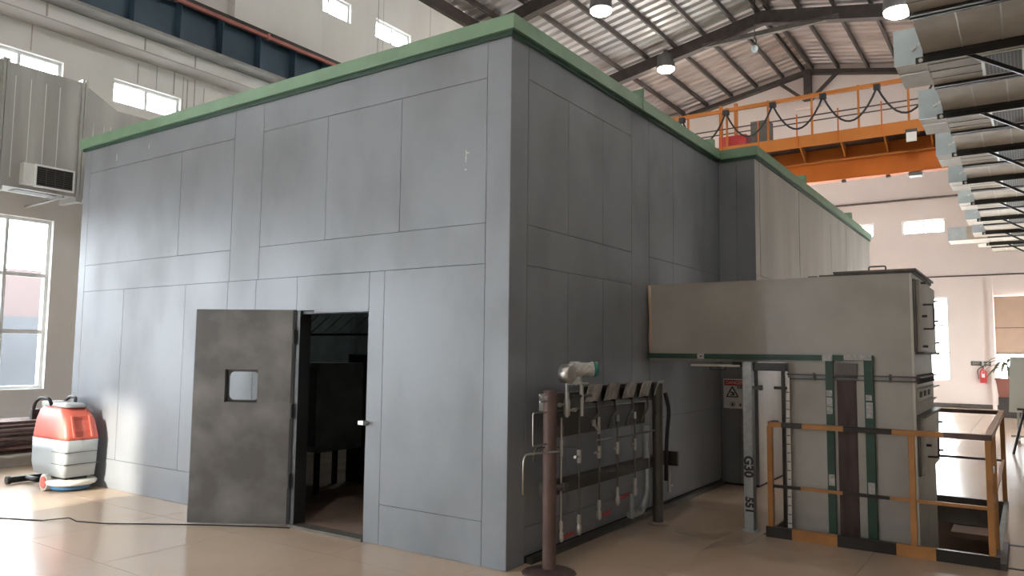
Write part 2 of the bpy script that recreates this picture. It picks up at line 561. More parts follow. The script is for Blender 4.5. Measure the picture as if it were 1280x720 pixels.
tags = {(5, 0): 'tall white six-pane window on the left wall above the floor scrubber',
        (5, 1): 'small two-pane window just above the grey duct at the far left edge',
        (6, 1): 'small two-pane window right of the duct, under the blue crane beam',
        (8, 2): 'high clerestory window above the blue crane beam, left of its neighbour',
        (9, 2): 'high clerestory window half hidden by the green roof trim'}
for k, y in enumerate(WY):
    for r, (row, nz) in enumerate(((LOW, 3), (MID, 1), (TOP, 1))):
        lab = tags.get((k, r))
        window(lab or 'window of the left wall outside the view or behind the chamber', 'x', XL, y, y + 1.25, *row, 2, nz, None if lab else 'unseen windows of the left wall')
for y in WY:  # unseen row added for more light on the left wall
    window('unseen clerestory window added in the right wall to light the left wall', 'x2', XR + .3, y, y + 1.25, 9.25, 9.72, 2, 1, 'unseen windows of the right wall')
for y in WR:  # unseen windows added to brighten annex and end wall
    window('unseen tall window added in the right wall to light the rear hall', 'x2', XR + .3, y, y + 1.25, 1.0, 2.6, 2, 2, 'unseen windows of the right wall')
ftags = {(4, 0): 'tall glaring window in far wall beside the grey duct box',
         (4, 1): 'wide bright upper window in the far wall, right of its pair',
         (3, 1): 'bright upper window in the far wall cut off by the chamber roof'}
for k, x in enumerate(FX):
    for r, (row, nz) in enumerate(((FLOW, 3), (FMID, 1))):
        lab = ftags.get((k, r))
        window(lab or 'window of the far wall hidden behind the chamber', 'y', YF, x, x + 1.29, *row, 2 if r else 2, nz, None if lab else 'hidden windows of the far wall')
window('far wall window beneath the tan roller blind', 'y', YF, 2.45, 4.0, .9, 3.62, 2, 3)
window('tall window in the gable wall behind the camera', 'y', YN - .26, -5.62, -4.70, 1.7, 5.1, 1, 3)

# roof ------------------------------------------------------------
RX, RZ, SL = -3.1, 12.4, 0.19
def roof_z(x):
    return RZ - SL * abs(x - RX)
bm = new()
P = 0.38
y = YN - .3
prof = []
while y < YF + .3:
    prof += [(y, 0), (y + P * .45, 0), (y + P * .6, .075), (y + P * .85, .075)]
    y += P
for (xa, xb) in ((XL - .2, RX), (RX, XR + .2)):
    A = [bm.verts.new((xa, yy, roof_z(xa) + h)) for yy, h in prof]
    Bv = [bm.verts.new((xb, yy, roof_z(xb) + h)) for yy, h in prof]
    for i in range(len(A) - 1):
        bm.faces.new((A[i], A[i + 1], Bv[i + 1], Bv[i]))
ceiling = struct('ceiling', bm, 'roof', 'corrugated zinc gable roof on brown steel purlins')
for k in range(-6, 8):
    x = -3.02 + 0.985 * k
    if x < XL + .15 or x > XR - .1:
        continue
    if k == 0:
        continue
    z = roof_z(x)
    bm = new()
    bar(bm, (x, YN, z - .09), (x, YF, z - .09), .07, .15)
    obj('purlin', bm, 'steel_brown', ceiling)
for dx in (-.16, .16):
    bm = new()
    bar(bm, (RX + dx, YN, RZ - .13), (RX + dx, YF, RZ - .13), .07, .17)
    obj('ridge_purlin', bm, 'steel_brown', ceiling)
bm = new(); bx(bm, XL, XL + .14, YN, YF, EAVE_L - .42, EAVE_L - .1); obj('eave_beam', bm, 'steel_brown', ceiling)
for yy in (-5.6, 0.3, 6.25, 12.15, 18.1, 23.85):
    for (xa, xb) in ((XL, RX), (RX, XR)):
        bm = new()
        za, zb = roof_z(xa) - .17, roof_z(xb) - .17
        d = .40 if yy < 23 else .16
        prism(bm, [(xa, yy - .04, za), (xb, yy - .04, zb), (xb, yy - .04, zb - d), (xa, yy - .04, za - d)], (0, .08, 0))
        prism(bm, [(xa, yy - .13, za - d), (xb, yy - .13, zb - d), (xb, yy - .13, zb - d - .03), (xa, yy - .13, za - d - .03)], (0, .26, 0))
        obj('rafter', bm, 'steel_brown', ceiling)
    if 5 < yy < 20:
        bm = new()
        bar(bm, (-5.0, yy, 11.52), (-.9, yy, 11.52), .14, .14)
        obj('tie_beam', bm, 'flange', ceiling)
# king post and braces on the end gable
bm = new(); bx(bm, RX - .12, RX + .14, YF - .3, YF - .1, 10.9, RZ - .25); obj('king_post', bm, 'steel_brown', ceiling)
for s in (-1, 1):
    bm = new(); bar(bm, (RX + .02, YF - .2, 10.95), (RX + s * 1.05, YF - .2, roof_z(RX + 1.05) - .3), .11, .11); obj('gable_brace', bm, 'steel_brown', ceiling)
bm = new(); bx(bm, RX - .45, RX + .45, YF - .32, YF - .05, 10.75, 10.95); obj('gusset_plate', bm, 'wall_far', ceiling)

# outside, seen hazily through the left windows
bm = new(); bx(bm, -120, XL - .3, -80, 120, -.4, -.3)
tag(obj('ground_outside', bm, 'ground'), 'grey paving outside the left windows', None, None, 'structure')
b = thing('building', 'hazy low building seen through the tall left window', 'building', (-38, 10, -.3))
box('wall', 'facade', b, -42, -34, -20, 50, -.3, 3.0)
box('upper_storey', 'facade_red', b, -42, -35, -20, 50, 3.0, 5.2)
for k in range(14):
    box('pillar', 'white_frame', b, -34, -33.9, -18 + k * 5, -17.4 + k * 5, -.3, 2.2)

# ------------------------------------------------------------------ runway beam and crane
t = thing('crane_runway_beam', 'blue steel crane runway beam along the left wall with grey lower flange', 'beam', (-8.9, 6, 6.9))
bm = new(); bx(bm, -8.93, -8.89, YN, YF, 7.02, 7.72); obj('web', bm, 'blue_beam', t)
bm = new(); bx(bm, -9.15, -8.68, YN, YF, 6.97, 7.02); obj('bottom_flange', bm, 'beam_grey', t)
bm = new(); bx(bm, -9.12, -8.70, YN, YF, 7.72, 7.77); obj('top_flange', bm, 'steel_dark', t)
bm = new(); bx(bm, -8.96, -8.86, YN, YF, 7.77, 7.90); obj('rail', bm, 'steel_dark', t)
bm = new(); bx(bm, -8.70, -8.64, YN, YF, 7.66, 7.72); obj('conductor_bar', bm, 'rail_red', t)
for k in range(-14, 27):
    yy = 1.62 + .83 * k
    box('stiffener', 'blue_beam', t, -8.89, -8.72, yy, yy + .02, 7.02, 7.72)
for k in range(-3, 9):
    yy = 2.3 + 1.9 * k
    box('bar_hanger', 'rail_red', t, -8.70, -8.62, yy, yy + .05, 7.64, 7.75)
t = thing('crane_runway_beam', 'runway beam on the right wall hidden above the air ducts', 'beam', (4.2, 6, 6.9))
box('web', 'blue_beam', t, 4.18, 4.22, YN, YF, 7.02, 7.72)
box('bottom_flange', 'beam_grey', t, 4.0, 4.4, YN, YF, 6.97, 7.02)
box('top_flange', 'steel_dark', t, 4.0, 4.4, YN, YF, 7.72, 7.77)

CY = 17.0
t = thing('overhead_crane', 'orange overhead travelling crane with a railed walkway across the hall', 'crane', (-2.3, CY, 6.45))
CX0, CX1 = -8.7, 4.0
bm = new(); bx(bm, CX0, CX1, CY, CY + .28, 6.46, 6.95); obj('lower_girder', bm, 'orange', t)
bm = new(); bx(bm, CX0, CX1, CY - .12, CY + .5, 6.95, 6.99); obj('girder_flange', bm, 'orange2', t)
bm = new(); bx(bm, CX0, CX1, CY - .02, CY + .29, 6.445, 6.46); obj('bottom_plate', bm, 'orange', t)
bm = new(); bx(bm, CX0, CX1, CY + .1, CY + .4, 6.99, 7.66); obj('upper_girder', bm, 'orange', t)
bm = new(); bx(bm, CX0, CX1, CY - .72, CY + .1, 7.36, 7.40); obj('walkway_deck', bm, 'rust', t)
bm = new(); bx(bm, CX0, CX1, CY - .76, CY - .72, 7.28, 7.60); obj('kick_plate', bm, 'orange2', t)
bm = new(); bar(bm, (CX0, CY - .75, 8.66), (CX1, CY - .75, 8.66), .10, .10); obj('top_rail', bm, 'orange2', t)
bm = new(); bar(bm, (CX0, CY - .75, 8.12), (CX1, CY - .75, 8.12), .03, .03); obj('mid_rail', bm, 'steel_brown', t)
bm = new(); bar(bm, (CX0, CY + .35, 8.3), (CX1, CY + .35, 8.3), .03, .03); obj('mid_rail', bm, 'steel_brown', t)
for k in range(11):
    x = -8.3 + k * 1.165
    bm = new(); bar(bm, (x, CY - .75, 7.4), (x, CY - .75, 8.74), .05, .05); obj('rail_post', bm, 'orange2', t)
for k in range(12):
    x = -8.0 + k * 1.05
    bm = new()
    prism(bm, [(x, CY + .1, 6.99), (x, CY + .1, 7.36), (x, CY - .65, 7.36)], (.035, 0, 0))
    obj('walkway_bracket', bm, 'orange2', t)
    bm = new(); bar(bm, (x, CY - .78, 7.3), (x, CY - .78, 8.2), .04, .03); obj('hanger_post', bm, 'orange', t)
# festoon cables in loops under the top rail
for k in range(8):
    xa = -7.6 + k * 1.32
    xb = xa + 1.32
    pts = []
    for i in range(13):
        q = i / 12
        pts.append((xa + (xb - xa) * q, CY - .85, 8.56 - .78 * (1 - (2 * q - 1) ** 2)))
    bm = new(); tube(bm, pts, .026, 6); obj('festoon_cable', bm, 'rubber', t)
    bm = new(); bx(bm, xa - .08, xa + .08, CY - .9, CY - .76, 8.5, 8.64); obj('cable_trolley', bm, 'rubber', t)
bm = new(); bx(bm, .95, 1.18, CY - .80, CY - .74, 7.05, 7.28); obj('lamp_plate', bm, 'white', t)
bm = new(); bx(bm, .93, 1.2, CY - .8, CY - .6, 7.28, 7.36); obj('lamp_bracket', bm, 'black', t)
for x in (-3.0, -1.9, -.75, .35):
    bm = new(); bx(bm, x, x + .1, CY + .02, CY + .14, 6.37, 6.43); obj('wheel_stop', bm, 'rust', t)
bm = new()
bx(bm, .88, 1.18, CY + .02, CY + .3, 6.34, 6.43)
obj('limit_switch', bm, 'dull', t)
# left trolley cluster by the end of the crane
for (xx, z1) in ((-4.0, 9.0), (-3.55, 9.0)):
    bm = new(); bar(bm, (xx, CY - .2, 7.6), (xx, CY - .2, z1 - .0), .09, .09); obj('end_post', bm, 'orange2', t)
bm = new(); bx(bm, -4.0, -3.2, CY - .4, CY + .1, 7.66, 8.0); obj('hoist_drum_cover', bm, 'ext_red', t)
bm = new(); bx(bm, -3.1, -2.6, CY - .3, CY + .2, 7.66, 8.35); obj('control_box', bm, 'dull', t)
for x0 in (CX0 - .4, CX1 - .1):
    bm = new(); bx(bm, x0, x0 + .5, CY - 1.3, CY + 2.2, 7.45, 7.95) if x0 > 0 else bx(bm, x0 + .05, x0 + .45, CY - 1.3, CY + 2.2, 7.92, 8.3); obj('end_carriage', bm, 'orange', t)

# ------------------------------------------------------------------ high-bay lamps
def lamp(x, y, z, label):
    t = thing('high_bay_lamp', label, 'lamp', (x, y, z), 'high bay lamps under the roof')
    bm = new(); lathe(bm, (x, y, z), (0, 0, 1), [(0, .29), (.03, .30), (.07, .29), (.40, .28), (.46, .24), (.47, .10), (.62, .09)], 20); obj('lamp_housing', bm, 'lamp_body', t)
    bm = new(); lathe(bm, (x, y, z), (0, 0, -1), [(-.01, .275), (.05, .27), (.10, .20), (.125, .08), (.13, .0)], 20); obj('lamp_lens', bm, 'lens', t)
    bm = new(); cyl(bm, (x, y, z + .6), (x, y, max(roof_z(x) - .58, z + .63)), .02, n=6); obj('hanger', bm, 'steel_dark', t)
lamp(-5.57, 12.15, 10.55, 'glowing high bay lamp nearest the chamber corner')
lamp(-6.27, 18.1, 11.05, 'glowing high bay lamp hung lower behind the first one')
lamp(1.34, 12.15, 8.78, 'glowing high bay lamp beside the air duct')
for (x, y, z) in ((1.34, 6.25, 10.6), (1.34, -5.6, 10.6), (-5.57, -5.6, 10.55)):  # extra lamps out of view, added for more light
    lamp(x, y, z, 'unseen high bay lamp added above to brighten the hall')
t = thing('pendant_hook', 'small black hook hanging on a wire from the roof tie beam', 'hook', (-1.55, 11.9, 8.5))
bm = new(); cyl(bm, (-1.55, 11.9, 8.75), (-1.55, 12.1, 11.46), .012, n=6); obj('wire', bm, 'black', t)
bm = new(); tube(bm, bend([(-1.55, 11.9, 8.8), (-1.5, 11.9, 8.68), (-1.56, 11.9, 8.58)], .05), .02, 6); obj('hook', bm, 'black', t)
bm = new(); lathe(bm, (-1.55, 11.9, 8.6), (0, 0, -1), [(0, .05), (.04, .08), (.11, .07), (.14, .03)], 12); obj('hook_block', bm, 'galv_blue', t)
bm = new(); bx(bm, -4.75, -4.05, 13.0, 13.2, 11.85, 11.97)
tag(obj('roof_clamp', bm, 'orange'), 'small orange clamp fixed under the corrugated roof', 'clamp')

# ------------------------------------------------------------------ test chamber (large grey panel building)
ZT = 4.19
t = chamber = thing('test_chamber', 'large grey steel-panel test chamber with green roof trim and open door', 'chamber', (-3.3, 2.4, 0))
th = .11
CXL, CYB = -6.69, 4.85
DX0, DX1, DZ = -2.47, -1.51, 2.02
bm = new()
f0 = 0.012
wall_grid(bm, CXL + .012, -f0, 0, ZT, [(DX0, DX1, 0.0, DZ)], lambda a, b, c, d: bx(bm, a, b, f0, th, c, d))
bx(bm, -th, -f0, th, CYB, 0, ZT); bx(bm, CXL + .012, CXL + th, th, CYB, 0, ZT); bx(bm, CXL + th, -th, CYB - th, CYB, 0, ZT)
bx(bm, CXL + .012, -f0, f0, CYB, ZT, ZT + .1)
obj('shell', bm, 'shell', t)
bm = new()
wall_grid(bm, CXL + th, -th, 0.02, ZT - .01, [(DX0, DX1, 0.0, DZ)], lambda a, b, c, d: bx(bm, a, b, th, th + .02, c, d))
bx(bm, -th - .02, -th, th, CYB - th, .02, ZT - .01); bx(bm, CXL + th, CXL + th + .02, th, CYB - th, .02, ZT - .01)
bx(bm, CXL + th, -th, CYB - th - .02, CYB - th, .02, ZT - .01); bx(bm, CXL + th, -th, th, CYB - th, 3.2, 3.25)
obj('lining', bm, 'inside', t)
box('inner_floor', 'pit', t, CXL + th, -th, f0, CYB - th, 0.0, 0.012)

gp = 0.0026
def pan_y(x0, x1, z0, z1, m='panel'):     # a panel on the front face (y = 0)
    box('panel', m, t, x0 + gp, x1 - gp, 0, f0, z0 + gp, z1 - gp)
def pan_x(y0, y1, z0, z1, m='panel'):     # a panel on the right face (x = 0)
    box('panel', m, t, -f0, 0, y0 + gp, y1 - gp, z0 + gp, z1 - gp)
Z1, Z2, Z3, Z4 = .34, 2.35, 2.68, 3.87
# front face
for (a, b) in ((-6.69, -6.53), (-3.545, -3.07), (-.235, 0)):
    if a == -3.545:
        pan_y(a, b, Z2, ZT)
    elif a == -.235:
        pan_y(a, b, 0, ZT)
    else:
        pan_y(a, b, 0, ZT)
for (a, b) in ((-6.53, -4.505), (-4.505, -3.545), (-3.07, -2.11), (-2.11, -1.166), (-1.166, -.235)):
    pan_y(a, b, Z3, Z4)
for (a, b) in ((-6.53, -3.545), (-3.07, -.235)):
    pan_y(a, b, Z4, ZT)
    pan_y(a, b, Z2, Z3)
for (a, b) in ((-6.53, -5.58), (-5.58, -4.32), (-4.32, -3.56)):
    pan_y(a, b, Z1, Z2)
pan_y(-6.53, -3.56, 0, Z1)
pan_y(-3.56, -3.10, 0, Z2)
pan_y(-3.10, DX0 - .0, 0, DZ)
pan_y(-3.10, -2.473, DZ, Z2)
pan_y(-2.473, DX1, DZ, Z2)
pan_y(DX1, -1.325, 0, Z2)
pan_y(-1.325, -.235, Z1, Z2)
pan_y(-1.325, -.235, 0, Z1)
# right face
pan_x(0, .25, 0, ZT)
for (a, b) in ((.25, .909), (.909, 1.57), (1.57, 2.2)):
    pan_x(a, b, Z3, 3.89)
    pan_x(a, b, .28, Z2)
pan_x(.25, 2.2, 3.89, ZT); pan_x(.25, 2.2, Z2, Z3); pan_x(.25, 2.2, 0.06, .28)
pan_x(2.2, 2.63, 0.06, ZT)
for (a, b) in ((2.63, 3.30), (3.30, CYB)):
    pan_x(a, b, Z3, ZT)
    pan_x(a, b, .97, Z3 - .0)
pan_x(2.63, CYB, .06, .97)
# green cap trim
bm = new()
bx(bm, CXL - .05, .05, -.05, 0, 4.21, 4.33); bx(bm, 0, .05, 0, CYB - .06, 4.21, 4.33); bx(bm, CXL - .05, CXL, 0, CYB, 4.21, 4.33)
bx(bm, CXL, 0, 0, CYB, 4.29, 4.33)
obj('cap_trim', bm, 'green', t)
bm = new()
bx(bm, CXL - .02, .02, -.02, 0, 4.17, 4.21); bx(bm, 0, .02, 0, CYB - .06, 4.17, 4.21)
obj('cap_lip', bm, 'green_dark', t)
bm = new(); prism(bm, [(.05, 2.30, 4.33), (.05, 2.38, 4.44), (.05, 2.38, 4.33)], (-.12, 0, 0)); bx(bm, .05, .06, 2.37, 2.39, 4.2, 4.46); obj('lifting_lug', bm, 'green', t)
bm = new(); bx(bm, -.1, .05, 4.5, 4.6, 4.33, 4.42); obj('lifting_lug', bm, 'green', t)
box('base_channel', 'dull', t, 0, .055, .28, CYB - .05, 0, .05)
box('sill', 'flange', t, DX0, DX1, -.02, th, 0, .025)
# door frame, jamb, latch
bm = new(); bx(bm, DX0 + .002, DX0 + .05, .005, th + .03, 0, DZ); bx(bm, DX1 - .02, DX1 - .002, .02, th + .03, 0, DZ); bx(bm, DX0, DX1, .03, th + .03, DZ - .03, DZ); obj('door_jamb', bm, 'door_edge', t)
box('door_lintel', 'panel', t, DX0 + .25, DX1, -.003, .03, DZ - .022, DZ + .001)
bm = new(); cyl(bm, (-1.49, -.045, 1.02), (-1.49, 0.0, 1.02), .02, n=10); bx(bm, -1.535, -1.47, -.07, -.04, 1.005, 1.04); obj('latch', bm, 'chrome', t)
# small chalk marks and scratches on the front
for (x, z, w, h) in ((-.45, 3.20, .012, .1), (-.44, 3.27, .03, .012), (-.455, 3.13, .02, .014), (-5.92, 3.95, .018, .09), (-5.2, 4.0, .014, .06)):
    box('scuff_mark', 'label', t, x, x + w, -.0012, .0, z, z + h)
# door leaf opened outwards
hx, hy = DX0, -.004
du = V((-.856, -.516, 0)).normalized()
dn = V((du.y, -du.x, 0))          # outward normal of the leaf towards the wall side
if dn.y < 0:
    dn = -dn
def leaf_box(bm, s0, s1, n0, n1, z0, z1):
    c = V((hx, hy, 0)) + du * (s0 + s1) / 2 + dn * (n0 + n1) / 2 + V((0, 0, (z0 + z1) / 2))
    obx(bm, c, du * (s1 - s0) / 2, dn * (n1 - n0) / 2, V((0, 0, (z1 - z0) / 2)))
LT = .07
W0, W1, WZ0, WZ1 = .352, .672, 1.144, 1.456
bm = new()
wall_grid(bm, .03, .975, .02, 2.03, [(W0, W1, WZ0, WZ1)], lambda a, b, c, d: leaf_box(bm, a, b, 0, LT, c, d))
door = obj('door', bm, 'door_steel', t)
door['label'] = 'dark bare steel door leaf swung open outwards'
bm = new(); leaf_box(bm, .0, .03, .0, LT, .02, 2.03); obj('edge_seal', bm, 'door_edge', door)
bm = new(); leaf_box(bm, .975, .981, .0, LT, .02, 2.03); leaf_box(bm, .03, .975, .0, LT, .014, .02); obj('edge_strip', bm, 'panel', door)
# inner frame of the door window: a square ring with a rounded opening
bm = new()
def leaf_pt(s, n, z):
    return V((hx, hy, 0)) + du * s + dn * n + V((0, 0, z))
rr, ins = .05, .022
ring = []
for (cs, cz, a0) in ((W1 - ins - rr, WZ1 - ins - rr, 0), (W0 + .004 + rr, WZ1 - ins - rr, 90), (W0 + .004 + rr, WZ0 + ins + rr, 180), (W1 - ins - rr, WZ0 + ins + rr, 270)):
    for k in range(5):
        a = math.radians(a0 + 22.5 * k)
        ring.append((cs + rr * math.cos(a), cz + rr * math.sin(a)))
outer = []
for (s, z) in ring:
    cs, cz = (W0 + W1) / 2, (WZ0 + WZ1) / 2
    ds, dz = s - cs, z - cz
    k = min((W1 - W0) / 2 / max(abs(ds), 1e-6), (WZ1 - WZ0) / 2 / max(abs(dz), 1e-6))
    outer.append((cs + ds * k, cz + dz * k))
n0, n1 = LT - .022, LT - .004
vi = [[bm.verts.new(leaf_pt(s, n, z)) for s, z in ring] for n in (n0, n1)]
vo = [[bm.verts.new(leaf_pt(s, n, z)) for s, z in outer] for n in (n0, n1)]
N = len(ring)
for i in range(N):
    j = (i + 1) % N
    bm.faces.new((vi[0][i], vi[0][j], vo[0][j], vo[0][i]))
    bm.faces.new((vi[1][i], vo[1][i], vo[1][j], vi[1][j]))
    bm.faces.new((vi[0][i], vi[1][i], vi[1][j], vi[0][j]))
obj('window_surround', bm, 'door_edge', door)
bm = new(); leaf_box(bm, W0 + .003, W1 - .003, LT - .03, LT - .025, WZ0 + .003, WZ1 - .003); obj('pane', bm, 'glass', door)
for z in (.35, 1.0, 1.7):
    bm = new(); cyl(bm, (hx - .005, hy - .012, z), (hx - .005, hy - .012, z + .14), .014, n=8); obj('hinge', bm, 'door_edge', door)

t = thing('chamber_fill_lamp', 'dim fill lamp added to brighten the dark chamber inside', 'lamp', (-4.9, 3.6, 3.0))  # unseen lamp added to lift the dark interior
bm = new(); lathe(bm, (-4.9, 3.6, 3.1), (0, 0, 1), [(0, .12), (.03, .13), (.08, .13), (.10, .1)], 14); obj('lamp_body', bm, 'lamp_body', t)
bm = new(); lathe(bm, (-4.9, 3.6, 3.1), (0, 0, -1), [(0, .11), (.03, .1), (.05, .05)], 14); obj('lamp_lens', bm, mat('dim_fill_lens', (.9, .9, .9), .4, emit=(.9, 1.0, .95), estr=45), t)
# inside the chamber: dim bench, hanging slats and a machine
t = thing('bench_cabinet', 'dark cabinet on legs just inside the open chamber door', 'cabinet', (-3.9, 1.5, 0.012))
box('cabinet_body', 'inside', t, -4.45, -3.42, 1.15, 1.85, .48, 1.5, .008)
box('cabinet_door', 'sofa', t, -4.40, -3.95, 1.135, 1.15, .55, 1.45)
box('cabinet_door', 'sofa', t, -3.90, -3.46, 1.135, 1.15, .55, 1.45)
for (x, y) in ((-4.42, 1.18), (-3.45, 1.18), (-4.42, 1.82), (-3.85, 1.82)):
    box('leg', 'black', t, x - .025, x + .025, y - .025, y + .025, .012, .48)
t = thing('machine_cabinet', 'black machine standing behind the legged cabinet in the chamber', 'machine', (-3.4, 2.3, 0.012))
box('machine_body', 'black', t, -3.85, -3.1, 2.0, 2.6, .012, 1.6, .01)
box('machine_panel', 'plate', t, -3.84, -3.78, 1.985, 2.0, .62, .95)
t = thing('ceiling_baffle', 'dark green slatted baffle hung high inside the chamber doorway', 'baffle', (-3.4, 1.4, 2.0))
for k in range(6):
    bm = new(); bar(bm, (-4.0 + k * .22, 1.3, 1.84), (-3.82 + k * .22, 1.5, 2.10), .10, .015); obj('slat', bm, 'green', t)
for (yy, z) in ((1.3, 1.83), (1.5, 2.11)):
    bm = new(); bar(bm, (-4.1, yy, z), (-2.7, yy, z), .025, .025); obj('baffle_rail', bm, 'black', t)
for xx in (-4.0, -2.8):
    bm = new(); bar(bm, (xx, 1.5, 2.11), (xx, 1.5, 3.2), .02, .02); obj('hanger', bm, 'black', t)

# ------------------------------------------------------------------ annex of the chamber (behind, projecting to the right)
t = thing('chamber_annex', 'grey rear annex of the chamber, side lightened as if window-lit, with green roof trim', 'chamber', (-2, 9, 0))
AX, AY0, AY1 = .48, 4.85, 13.33
bm = new(); bx(bm, -6.6, AX - .012, AY0 + .012, AY1, 0, ZT + .1); obj('shell', bm, 'shell', t)
for (a, b) in ((0.0, .24), (.24, AX)):
    box('panel', 'panel', t, a + gp, b - gp, AY0, AY0 + .012, 0.03, ZT)
M['annex'] = mat('annex_panel_lit_tint', (0.50, 0.475, 0.44), 0.52, 0.1, scale=1.0, var=0.15, rvar=0.1, stretch=(1, 2, .4))  # lighter than the front panels: window light put into the colour
ys = [AY0, 5.05, 6.1, 7.1, 8.0, 8.7, 9.35, 10.0, 10.7, 11.35, 12.0, 12.65, AY1]
for a, b in zip(ys, ys[1:]):
    box('panel', 'annex', t, AX - .012, AX + random.uniform(-.003, .003), a + gp, b - gp, 2.67, ZT)
    box('panel', 'annex', t, AX - .012, AX + random.uniform(-.003, .003), a + gp, b - gp, 0.03, 2.665)
bm = new(); bx(bm, 0.05, AX + .05, AY0 - .05, AY0, 4.21, 4.33); bx(bm, AX, AX + .05, AY0, AY1, 4.21, 4.33); bx(bm, -6.6, AX, AY0, AY1, 4.29, 4.33)
obj('cap_trim', bm, 'green', t)
bm = new(); bx(bm, .02, AX + .02, AY0 - .02, AY0, 4.17, 4.21); bx(bm, AX, AX + .02, AY0, AY1, 4.17, 4.21); obj('cap_lip', bm, 'green_dark', t)
for yy in (7.3, 11.0):
    box('lifting_lug', 'green', t, AX - .08, AX + .05, yy, yy + .12, 4.33, 4.45)
# warning sign on the annex wall
t = thing('danger_sign', 'white danger sign with red header on the annex wall', 'sign', (.18, AY0, 1.0))
SX0, SX1, SZ0, SZ1 = .04, .33, .965, 1.34
box('board', 'white', t, SX0, SX1, AY0 - .012, AY0 - .002, SZ0, SZ1)
box('header', 'sign_red', t, SX0 + .012, SX1 - .012, AY0 - .014, AY0 - .012, SZ1 - .085, SZ1 - .015)
text('lettering', 'DANGER', .058, ((SX0 + SX1) / 2, AY0 - .0155, SZ1 - .05), (PI / 2, 0, 0), 'white', t)
bm = new()
tc_ = V(((SX0 + SX1) / 2 - .03, AY0 - .013, 1.155))
tri = [tc_ + V((.085 * math.sin(a), 0, .085 * math.cos(a))) for a in (0, 2 * PI / 3, 4 * PI / 3)]
for i in range(3):
    bar(bm, tri[i], tri[(i + 1) % 3], .004, .014, up=(0, 0, 1))
bar(bm, tc_ + V((-.03, 0, -.02)), tc_ + V((.035, 0, -.02)), .004, .012); bar(bm, tc_ + V((-.02, 0, .02)), tc_ + V((.02, 0, -.01)), .004, .018)
bar(bm, tc_ + V((0, 0, -.0)), tc_ + V((.03, 0, .012)), .004, .01)
obj('triangle_symbol', bm, 'black', t)
bm = new()
c2 = V((SX0 + .115, AY0 - .013, 1.015))
for i in range(14):
    a0, a1 = 2 * PI * i / 14, 2 * PI * (i + 1) / 14
    bar(bm, c2 + V((.03 * math.cos(a0), 0, .03 * math.sin(a0))), c2 + V((.03 * math.cos(a1), 0, .03 * math.sin(a1))), .004, .006)
bx(bm, c2.x - .012, c2.x + .012, c2.y - .002, c2.y + .002, c2.z - .016, c2.z + .014)
obj('round_symbol', bm, 'black', t)
bm = new(); bx(bm, SX0 + .205, SX0 + .225, AY0 - .0135, AY0 - .012, .995, 1.03); obj('small_mark', bm, 'black', t)

# ------------------------------------------------------------------ grey elbow air duct, trunking, posts
EY = 2.6
t = thing('elbow_air_duct', 'big grey elbow air duct joining the chamber and dropping into the pit', 'air duct', (1.95, 3.2, 0))
bm = new()
prism(bm, [(.012, EY, 1.58), (1.42, EY, 1.58), (1.42, EY, 2.375), (.03, EY, 2.375)], (0, 1.4, 0)); obj('horizontal_section', bm, 'duct_paint', t)
bm = new(); bx(bm, 1.42, 2.47, EY - .003, EY + 1.45, -1.2, 2.38); obj('vertical_section', bm, 'duct_paint', t)
bm = new(); tube(bm, [(.012, EY - .005, 2.37), (.02, EY - .006, 2.2), (.03, EY - .007, 2.0), (.022, EY - .006, 1.8), (.03, EY - .005, 1.6)], .018, 6); obj('sealant_bead', bm, 'shade', t)
bm = new(); bx(bm, 1.42, 2.53, EY - .035, EY, 1.465, 1.478); bx(bm, 1.42, 2.53, EY - .03, EY, 1.425, 1.437); bx(bm, 2.47, 2.53, EY, EY + 1.45, 1.46, 1.475); bx(bm, 2.47, 2.50, EY, EY + 1.45, 1.425, 1.44)
band = obj('flange_band', bm, 'flange', t)
bm = new()
for k in range(9):
    yy = EY + .1 + k * .15
    cyl(bm, (2.505, yy, 1.41), (2.505, yy, 1.49), .012, n=6)
for xx in (1.66, 2.3):
    cyl(bm, (xx, EY - .02, 1.42), (xx, EY - .02, 1.49), .01, n=6)
obj('bolts', bm, 'dull', band)['kind'] = 'stuff'
bm = new(); bx(bm, 1.86, 2.5, EY + .05, EY + 1.5, 2.38, 2.405); bx(bm, 1.84, 2.52, EY + .03, EY + 1.5, 2.405, 2.425); obj('lid', bm, 'flange', t)
bm = new(); bx(bm, 1.70, 1.84, EY + .1, EY + .14, 2.38, 2.405); bx(bm, 1.60, 1.68, EY + .1, EY + .14, 2.38, 2.40); obj('lid_bracket', bm, 'flange', t)
bm = new(); tube(bm, bend([(2.13, EY + .12, 2.42), (2.13, EY + .12, 2.465), (2.27, EY + .12, 2.465), (2.27, EY + .12, 2.42)], .015), .007, 6); obj('lid_handle', bm, 'dull', t)
bm = new(); bx(bm, 2.47, 2.49, EY, EY + 1.45, -1.0, 2.38); obj('side_plate', bm, 'hatch', t)
